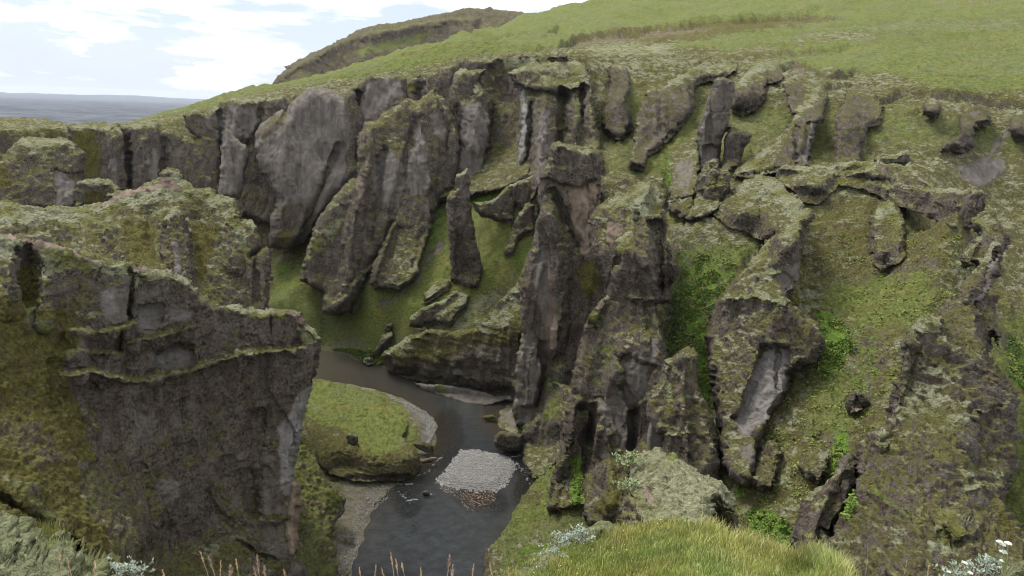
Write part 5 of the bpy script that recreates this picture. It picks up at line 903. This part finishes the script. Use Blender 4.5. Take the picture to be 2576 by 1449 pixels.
kk2 = (rr_ > 70) & (rr_ < 150) & (tpx > 660) & (tpx < 1000) & (tpy > 235) & (tpy < 560); cand = Pt[kk2]
ii = rng.choice(len(cand), 11000, replace=False); ii = ii[perlin(cand[ii], 3.0, 14) > .06]
leaves('leafy_ground_cover', cand[ii], np.tile([0, -.5, .8], (len(ii), 1)), 5, .36, M_LEAF2, label='yellow-green leafy plants scattered in patches over the right-hand bowls', cat='ground cover')
kk3 = (rr_ > 150) & (rr_ < 230) & (tpx > 275) & (tpx < 540) & (tpy > 215) & (tpy < 372) & (SDR > .5); cand = Pt[kk3]
ii = rng.choice(len(cand), 12000, replace=False); ii = ii[perlin(cand[ii], 5.0, 24) > .02]
leaves('leafy_ground_cover', cand[ii], np.tile([0, -.5, .8], (len(ii), 1)), 4, .34, M_LEAF2, label='pale green herbs dotted over the grass slope of the far bank', cat='ground cover')
kk4 = (SDR > .3) & (SDR < 3.2) & (tpx > 330) & (tpx < 392) & (tpy > 350) & (tpy < 374) & (rr_ > 170); cand = Pt[kk4]
if len(cand): leaves('leafy_ground_cover', cand[rng.choice(len(cand), 700)] + [0, 0, .3], np.tile([0, -.5, .8], (700, 1)), 6, .75, M_LEAF, label='band of tall leafy plants along the far water edge', cat='ground cover')
# ---------------------------------------------------------------- foreground
NB = dict(fac=(0, 1), big=(.12, 1.2), flute=(0, .4), wm_=.12, warp=2.5, Tb=1.2)
form('moss_boulder', 'big rounded boulder covered in pale moss behind the grassy knoll', 'boulder',
     'D3 780,1210 775,1140 785,1060 800,1000 800,940 830,880 850,825 880,805 950,795 1050,812 1120,865 1200,925 1240,935 1290,958 1350,1028 1378,1078 1368,1130 1330,1110 1262,1092 1250,1140 1262,1190 1290,1230 1000,1260',
     [(680, 460, 20), (625, 520, 17.5), (735, 510, 18.5), (700, 530, 16.5), (640, 455, 20)], T=1.3, E=26, sp=1.2, lump=(.11, .5), mat=M_MID, base={'moss': .85}, seat=False,
     relief=[('line', 'D3 900,1000 1080,1010 1200,1120', 6, -.16), ('line', 'D3 950,900 1150,980 1200,950', 5, -.12)], ops=[('tan', 'D3 890,975 930,990 960,1060 920,1085 885,1040', 1.2, 2), ('rock', 'D3 1010,985 1080,1000 1130,1040 1060,1030', .8, 3), ('rock', 'D3 1190,950 1250,965 1230,990 1180,980', .8, 3), ('rust', 'D3 900,820 960,900 1100,960 1060,1000 900,930', .35, 6), ('rock', 'D3 790,1060 880,1040 900,1150 790,1180', .9, 3), ('rock', 'D3 1250,1100 1330,1120 1380,1150 1360,1240 1260,1220', .9, 2), ('grass', 'D3 990,805 1060,815 1100,850 1020,850', .8, 3)], **NB)
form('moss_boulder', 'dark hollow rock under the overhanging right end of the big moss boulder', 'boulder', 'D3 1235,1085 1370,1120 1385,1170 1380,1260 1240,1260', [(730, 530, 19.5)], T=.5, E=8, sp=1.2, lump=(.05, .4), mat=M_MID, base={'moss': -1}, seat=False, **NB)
form('moss_mound', 'small rounded cushion of grey moss left of the knoll top', 'moss mound', 'D3 558,1290 565,1240 590,1195 640,1168 700,1162 740,1180 760,1220 700,1300 620,1320', [(600, 545, 10.4)], T=.5, E=14, sp=1.3, lump=(.03, .3), mat=M_NEAR, base={'moss': .8}, seat=False, **NB)
form('grassy_knoll', 'grassy knoll in the foreground at the bottom right', 'knoll',
     'D3 130,1530 200,1449 280,1400 340,1372 460,1300 560,1285 650,1255 700,1240 750,1222 920,1192 1060,1184 1160,1194 1240,1214 1330,1246 1450,1284 1550,1318 1706,1382 D4 470,1335 600,1410 700,1530',
     [(530, 590, 6.5), (700, 590, 6.0), (850, 590, 7.2), (560, 552, 8.6), (600, 535, 9.6), (690, 520, 10.5), (760, 540, 10), (800, 562, 9.3), (700, 550, 8.0)], T=.25, E=12, sp=1.5, lump=(.05, .5), mat=M_NEAR, base={'grass': .9}, seat=False, key='knoll',
     ops=[('moss', 'D3 200,1449 340,1372 460,1300 500,1330 380,1400 260,1500', .9, 3), ('moss', 'D3 650,1240 800,1180 920,1156 900,1200 760,1240 690,1300', .7, 3), ('rust', 'D3 440,1400 560,1340 600,1380 480,1449', .7, 4), ('tan', 'D4 480,1300 540,1360 520,1370 460,1310', .5, 3)], **NB)
form('moss_rocks', 'lumpy grey-green moss rocks in the lower left corner', 'moss rock',
     'D1 -120,970 0,1002 60,1018 110,1060 200,1130 330,1140 410,1134 446,1165 430,1205 480,1230 530,1252 538,1290 640,1300 730,1324 820,1362 880,1385 960,1402 1030,1460 1060,1540 -120,1540',
     [(0, 520, 7.5), (-10, 576, 5.0), (60, 540, 7.2), (60, 580, 5.0), (120, 572, 6.4), (140, 580, 6.2)], T=.35, E=12, sp=1.2, lump=(.10, .42), mat=M_NEAR, base={'moss': .85}, seat=False, key='mossl',
     relief=[('line', 'D1 100,1080 110,1200 90,1330', 4, -.35), ('line', 'D1 0,1180 100,1210', 3, -.2), ('line', 'D1 200,1250 330,1300', 4, -.2)], ops=[('rock', 'D1 440,1200 530,1252 540,1295 430,1230', .95, 2), ('rock', 'D1 100,1200 200,1210 210,1320 120,1310', .8, 3), ('grass', 'D1 230,1130 420,1130 440,1160 330,1180', .7, 3), ('rust', 'D1 620,1320 780,1360 760,1420 620,1380', .4, 4), ('grass', 'D1 250,1240 420,1230 430,1300 280,1290', .35, 4)], **NB)
form('moss_mound', 'small grey moss rock in the lower right corner', 'moss mound', 'Z 1003,584 1006,572 1012,566 1022,564 1036,568 1040,584', [(1020, 580, 4.5)], T=.3, E=9, sp=1.2, lump=(.03, .2), mat=M_NEAR, base={'moss': .9}, seat=False, **NB)
# grass blades on the knoll
def straw(name, c):
    m = MB(name); a = m.n('ShaderNodeVertexColor', layer_name='pa'); m.l(a.outputs[0], m.b.inputs['Base Color'])
    m.b.inputs['Roughness'].default_value = .6; m.b.inputs['Specular IOR Level'].default_value = .25; return m.m
M_BLADE = straw('grass_blades', None)
GPAL = np.array([(.20, .24, .05), (.29, .33, .08), (.38, .41, .13), (.48, .45, .19), (.54, .46, .25), (.14, .18, .04)])
def blades(name, B0, n, hmin, hmax, wd, label, pal, prob, lean=.35, cat='grass'):
    i = rng.integers(0, len(B0), n); b = B0[i] + rng.normal(0, .05, (n, 3)) * [1, 1, .2]; hgt = rng.uniform(hmin, hmax, n)[:, None]; th = rng.uniform(0, 6.283, n); 
    tilt = np.stack([np.cos(th), np.sin(th), 0 * th], -1) * rng.uniform(.05, lean, (n, 1)); side = np.stack([np.cos(th * 1.7 + 1), np.sin(th * 1.7 + 1) * .3, 0 * th], -1); side /= np.linalg.norm(side, axis=1)[:, None]
    up = np.array([0, 0, 1.0]); w_ = wd * rng.uniform(.6, 1.3, (n, 1))
    p0, p1, p2 = b, b + (up * .55 + tilt * .35) * hgt, b + (up * .95 + tilt * 1.3) * hgt
    v = np.stack([p0 - side * w_, p0 + side * w_, p1 - side * w_ * .8, p1 + side * w_ * .8, p2 - side * w_ * .15, p2 + side * w_ * .15], 1).reshape(-1, 3)
    f = np.array([(0, 1, 3, 2), (2, 3, 5, 4)])[None] + np.arange(n)[:, None, None] * 6
    ci = rng.choice(len(pal), n, p=prob); c = pal[ci] * rng.uniform(.75, 1.2, (n, 1)) * (1 + .35 * perlin(b, .9, 3) + .25 * perlin(b, .3, 5))[:, None] * (1 + np.array([.3, 0, .1]) * np.clip(perlin(b, 1.3, 7), -1, 1)[:, None]); c = np.repeat(c, 6, 0)
    return tag(mkmesh(name, v, f.reshape(-1, 4), M_BLADE, c.astype(np.float32), None, smooth=True), label, cat, kind='stuff')
kv, kn, kx, ky, kA, kB = FORM['knoll']
m1 = perlin(kv, .5, 3)
blades('grass', kv[(kA[:, 2] > .4)], 60000, .02, .065, .0030, 'short yellow-green grass covering the foreground knoll', GPAL, [.2, .3, .25, .12, .05, .08])
tall = kv[(m1 > .1) & (kx > 600)]
blades('grass', tall, 9000, .05, .14, .0026, 'longer grass tufts standing on the foreground knoll', GPAL, [.15, .3, .25, .17, .08, .05], .6)
edge = kv[(kx > 705) & (kx < 860) & (ky < 524 + (kx - 700) * .33 + 6)]
blades('grass', edge, 5000, .07, .22, .0026, 'long pale grass along the right edge of the knoll', GPAL, [.1, .2, .25, .25, .15, .05], .6)
lv, ln_, lx, ly, lA, lB = FORM['mossl']
blades('grass', lv[(lA[:, 2] > .3)], 900, .03, .09, .002, 'thin grass growing on the lower left moss rocks', GPAL, [.2, .3, .25, .12, .05, .08])
fi = rng.choice(len(kv), 90); fl_ = kv[fi] + [0, 0, .06]; stones('tiny_flowers', fl_, .006, .010, plain_mat('flower_white', (.7, .7, .66), (.8, .8, .78), 50), 'tiny white flowers dotted over the grassy knoll', 'flowers')
# seed-headed grass stalks rising into the bottom of the view
M_STK = plain_mat('dry_stalk', (.30, .22, .12), (.46, .34, .20), 30, .8)
M_SEED = plain_mat('seed_head', (.22, .15, .12), (.36, .26, .21), 40, .85)
M_SEED2 = plain_mat('straw_seed_head', (.40, .28, .14), (.56, .42, .24), 40, .85)
def tube(pts, rads, k=5):
    V = []; Fq = []
    for i, (p, r) in enumerate(zip(pts, rads)):
        for j in range(k): a = j * 6.2832 / k; V.append((p[0] + r * math.cos(a), p[1] + r * math.sin(a), p[2]))
    for i in range(len(pts) - 1):
        for j in range(k): Fq.append((i * k + j, i * k + (j + 1) % k, (i + 1) * k + (j + 1) % k, (i + 1) * k + j))
    return V, Fq
ORD = 'first second third fourth fifth sixth seventh eighth ninth tenth eleventh twelfth thirteenth fourteenth fifteenth sixteenth seventeenth eighteenth nineteenth twentieth'.split() + ['twenty-first', 'twenty-second', 'twenty-third']
def stalk(px, py, r, feathery, nth):
    """stem > seed head, rooted in the slope just below the view"""
    top = at(px, py, r); base = top + np.array([random.uniform(-.12, .12), random.uniform(-.05, .1), -random.uniform(.45, .6)])
    e = bpy.data.objects.new('grass_stalk', None); COL.objects.link(e); e.location = base
    pts = [base + (top - base) * t + np.array([0, 0, 0]) + np.array([math.sin(t * 2.5) * .03, 0, 0]) for t in np.linspace(0, 1, 6)]
    v, f = tube(pts, np.linspace(.0028, .0012, 6)); mkmesh('stem', v, f, M_STK, parent=e, origin=base)
    hd = pts[-1] - pts[-2]; hd = hd / np.linalg.norm(hd); L_ = random.uniform(.06, .12) if feathery else random.uniform(.05, .09)
    t0 = pts[-1] - hd * L_ * .9; VV = []; FF = []
    n_ = 60 if feathery else 34
    for i in range(n_):
        t = i / n_; c = t0 + hd * L_ * t; w_ = (.012 if feathery else .005) * math.sin(3.14 * min(1, .15 + t * .85)) + .002
        d = np.random.default_rng(i + int(px * 7)).normal(size=3); d /= np.linalg.norm(d); tip = c + d * w_ + hd * w_ * 1.2
        sd2 = np.cross(d, hd); sd2 /= np.linalg.norm(sd2) + 1e-6; m_ = (c + tip) / 2; b0 = len(VV); VV += [c, m_ + sd2 * .0022, tip, m_ - sd2 * .0022]; FF.append((b0, b0 + 1, b0 + 2, b0 + 3))
    mkmesh('seed_head', VV, FF, M_SEED if feathery else M_SEED2, parent=e, smooth=False)
    tag(e, 'feathery pinkish-brown grass stalk at the bottom edge, %s of its kind from the left' % ORD[nth] if feathery else 'thin straw-coloured grass stalk at the bottom edge, %s of its kind from the left' % ORD[nth], 'grass stalk', 'feathery grass stalks at the bottom edge' if feathery else 'straw grass stalks at the bottom edge')
STK = sorted(((55, 553, 3.2, 0), (63, 559, 3.4, 0), (90, 562, 3, 0), (158, 570, 3, 0), (196, 552, 3.1, 0), (205, 557, 3.3, 1), (217, 561, 3.3, 0), (232, 559, 3.2, 0), (226, 566, 3, 1), (253, 556, 3.2, 1), (260, 567, 3, 1), (250, 568, 3.1, 1), (280, 570, 3.2, 0), (356, 568, 3.4, 0), (372, 565, 3.1, 0), (378, 569, 3.2, 0),
                      (387, 553, 3.2, 0), (392, 560, 3, 0), (398, 563, 3.3, 0), (417, 568, 3.1, 0), (446, 555, 3.4, 1), (449, 566, 3.1, 1), (470, 565, 3.2, 0), (486, 566, 3.1, 0), (505, 568, 3.3, 0), (512, 571, 3.1, 0), (925, 566, 3.6, 0), (905, 560, 7, 0), (866, 547, 8, 0)))
cnt = [0, 0]
for px, py, r, ft in STK:
    stalk(px, py, r, bool(ft), cnt[ft]); cnt[ft] += 1
# silver willow shrubs
M_WIL = plain_mat('willow_leaf', (.15, .19, .13), (.36, .40, .34), 14, .7)
M_TWIG = plain_mat('twig', (.10, .07, .05), (.18, .13, .09), 20, .9)
def shrub(label, name, spots, r, size, mat, per=9, dens=26, rad_=.16):
    base = at(*spots[0], r) - np.array([0, 0, .2]); e = bpy.data.objects.new(name, None); COL.objects.link(e); e.location = base
    C = []; TV = []; TF = []
    for (x, y) in spots:
        c0 = at(x, y, r + random.uniform(-.2, .2))
        for _ in range(dens):
            c = c0 + rng.normal(0, 1, 3) * rad_ * [1, 1, .55]; C.append(c)
            if _ % 3 == 0:
                b = base * .3 + c0 * .7 - np.array([0, 0, rad_ * 1.3]); pts = [b + (c - b) * t for t in (0, .5, 1)]; v, f = tube(pts, (.006, .004, .002)); n0 = len(TV); TV += v; TF += [tuple(q_ + n0 for q_ in ff) for ff in f]
    C = np.array(C); mkmesh('stems', TV, TF, M_TWIG, parent=e, origin=base)
    leaves('foliage', C, np.tile([0, 0, .6], (len(C), 1)), per, size, mat, droop=0, parent=e, wid=.22); tag(e, label, 'shrub')
shrub('silver-leaved willow shrub hugging the left flank of the knoll, upper of two', 'willow_shrub', P('D3 440,1300 465,1275 490,1255 520,1235 550,1225 560,1250 500,1290 540,1270'), 9.2, .055, M_WIL, rad_=.09, dens=18)
shrub('silver-leaved willow shrub lower on the left flank of the knoll', 'willow_shrub', P('D3 360,1385 385,1365 405,1345 420,1330 370,1350'), 8.2, .05, M_WIL, rad_=.07, dens=14)
shrub('low silver willow on the moss at the bottom left', 'willow_shrub', P('D1 850,1400 900,1395 950,1400 1000,1425 930,1430'), 6.2, .035, M_WIL, rad_=.055, dens=18)
shrub('grey-leaved willow in the lower right corner', 'willow_shrub', P('Z 950,574 962,570 975,572 985,566 992,570 1000,572'), 4.6, .028, M_WIL, rad_=.035, dens=18)
M_BUSH = plain_mat('bush_leaf', (.10, .13, .05), (.30, .35, .18), 10, .7)
shrub('small bush with pale leaves on the upper left edge of the moss boulder', 'dwarf_bush', P('D3 770,830 790,845 820,820 840,830 850,850 800,860'), 18.6, .10, M_BUSH, rad_=.12, dens=9)
shrub('small bush with pale leaves halfway down the left side of the moss boulder', 'dwarf_bush', P('D3 770,975 790,985 820,970 840,980 820,1000'), 17.6, .10, M_BUSH, rad_=.11, dens=9)
# white umbel flowers
M_WHT = plain_mat('white_petals', (.58, .60, .50), (.80, .80, .74), 60, .7)
M_STEMG = plain_mat('flower_stem', (.16, .20, .07), (.26, .24, .12), 20, .7)
def umbel(parent, px, py, r, R):
    c = at(px, py, r); V = []; Fq = []; n0 = 0
    for i in range(46):
        th = i * 2.39996; rr2 = math.sqrt(i / 46) * R; q_ = c + np.array([math.cos(th) * rr2, math.sin(th) * rr2, (1 - (rr2 / R) ** 2) * R * .45])
        s = R * .13; vv = CUBE * s * 1.2; V += [tuple(q_ + k_) for k_ in vv]; Fq += [tuple(int(a) + n0 for a in f) for f in CQ]; n0 += 8
    mkmesh('flower_head', V, Fq, M_WHT, parent=parent)
    return c
def flower(label, heads, r):
    base = at(heads[0][0], 600, r); e = bpy.data.objects.new('white_flower', None); COL.objects.link(e); e.location = base
    TV = []; TF = []
    for x, y, R in heads:
        c = umbel(e, x, y, r, R); j = base + np.array([0, 0, (c - base)[2] * .55])
        for a, b_ in ((base, j), (j, c)):
            v, f = tube([a + (b_ - a) * t for t in (0, .5, 1)], (.004, .0035, .003)); n0 = len(TV); TV += v; TF += [tuple(q_ + n0 for q_ in ff) for ff in f]
    mkmesh('stem', TV, TF, M_STEMG, parent=e, origin=base); tag(e, label, 'flower', None)
flower('tall white umbel flower with several heads near the right edge', [(999.6, 542, 0.0150), (1008, 543.5, 0.0163), (1003, 545, 0.0136), (1003.6, 552, 0.0177), (1002, 561, 0.0109)], 4.0)
flower('short white umbel flower left of the tall one near the right edge', [(965, 563, 0.0122), (970, 573, 0.0136)], 4.2)
flower('lowest white umbel flower at the bottom edge, farthest left of the three', [(949, 572, 0.0095)], 4.2)
# ---------------------------------------------------------------- the air
def haze(density):
    bm = bpy.data.meshes.new('haze'); x, y0, y1, z0, z1 = 50000, -120, 50000, -130, 420
    v = [(-x, y0, z0), (x, y0, z0), (x, y1, z0), (-x, y1, z0), (-x, y0, z1), (x, y0, z1), (x, y1, z1), (-x, y1, z1)]
    bm.from_pydata(v, [], [(0, 3, 2, 1), (4, 5, 6, 7), (0, 1, 5, 4), (1, 2, 6, 5), (2, 3, 7, 6), (3, 0, 4, 7)])
    o = bpy.data.objects.new('haze', bm); COL.objects.link(o); m = bpy.data.materials.new('haze'); m.use_nodes = True; t = m.node_tree
    for n in list(t.nodes): t.nodes.remove(n)
    a = t.nodes.new('ShaderNodeOutputMaterial'); b = t.nodes.new('ShaderNodeVolumePrincipled'); b.inputs['Density'].default_value = density; b.inputs['Color'].default_value = (.80, .88, 1, 1)
    t.links.new(b.outputs[0], a.inputs['Volume']); bm.materials.append(m); tag(o, kind='stuff')
haze(2e-5)
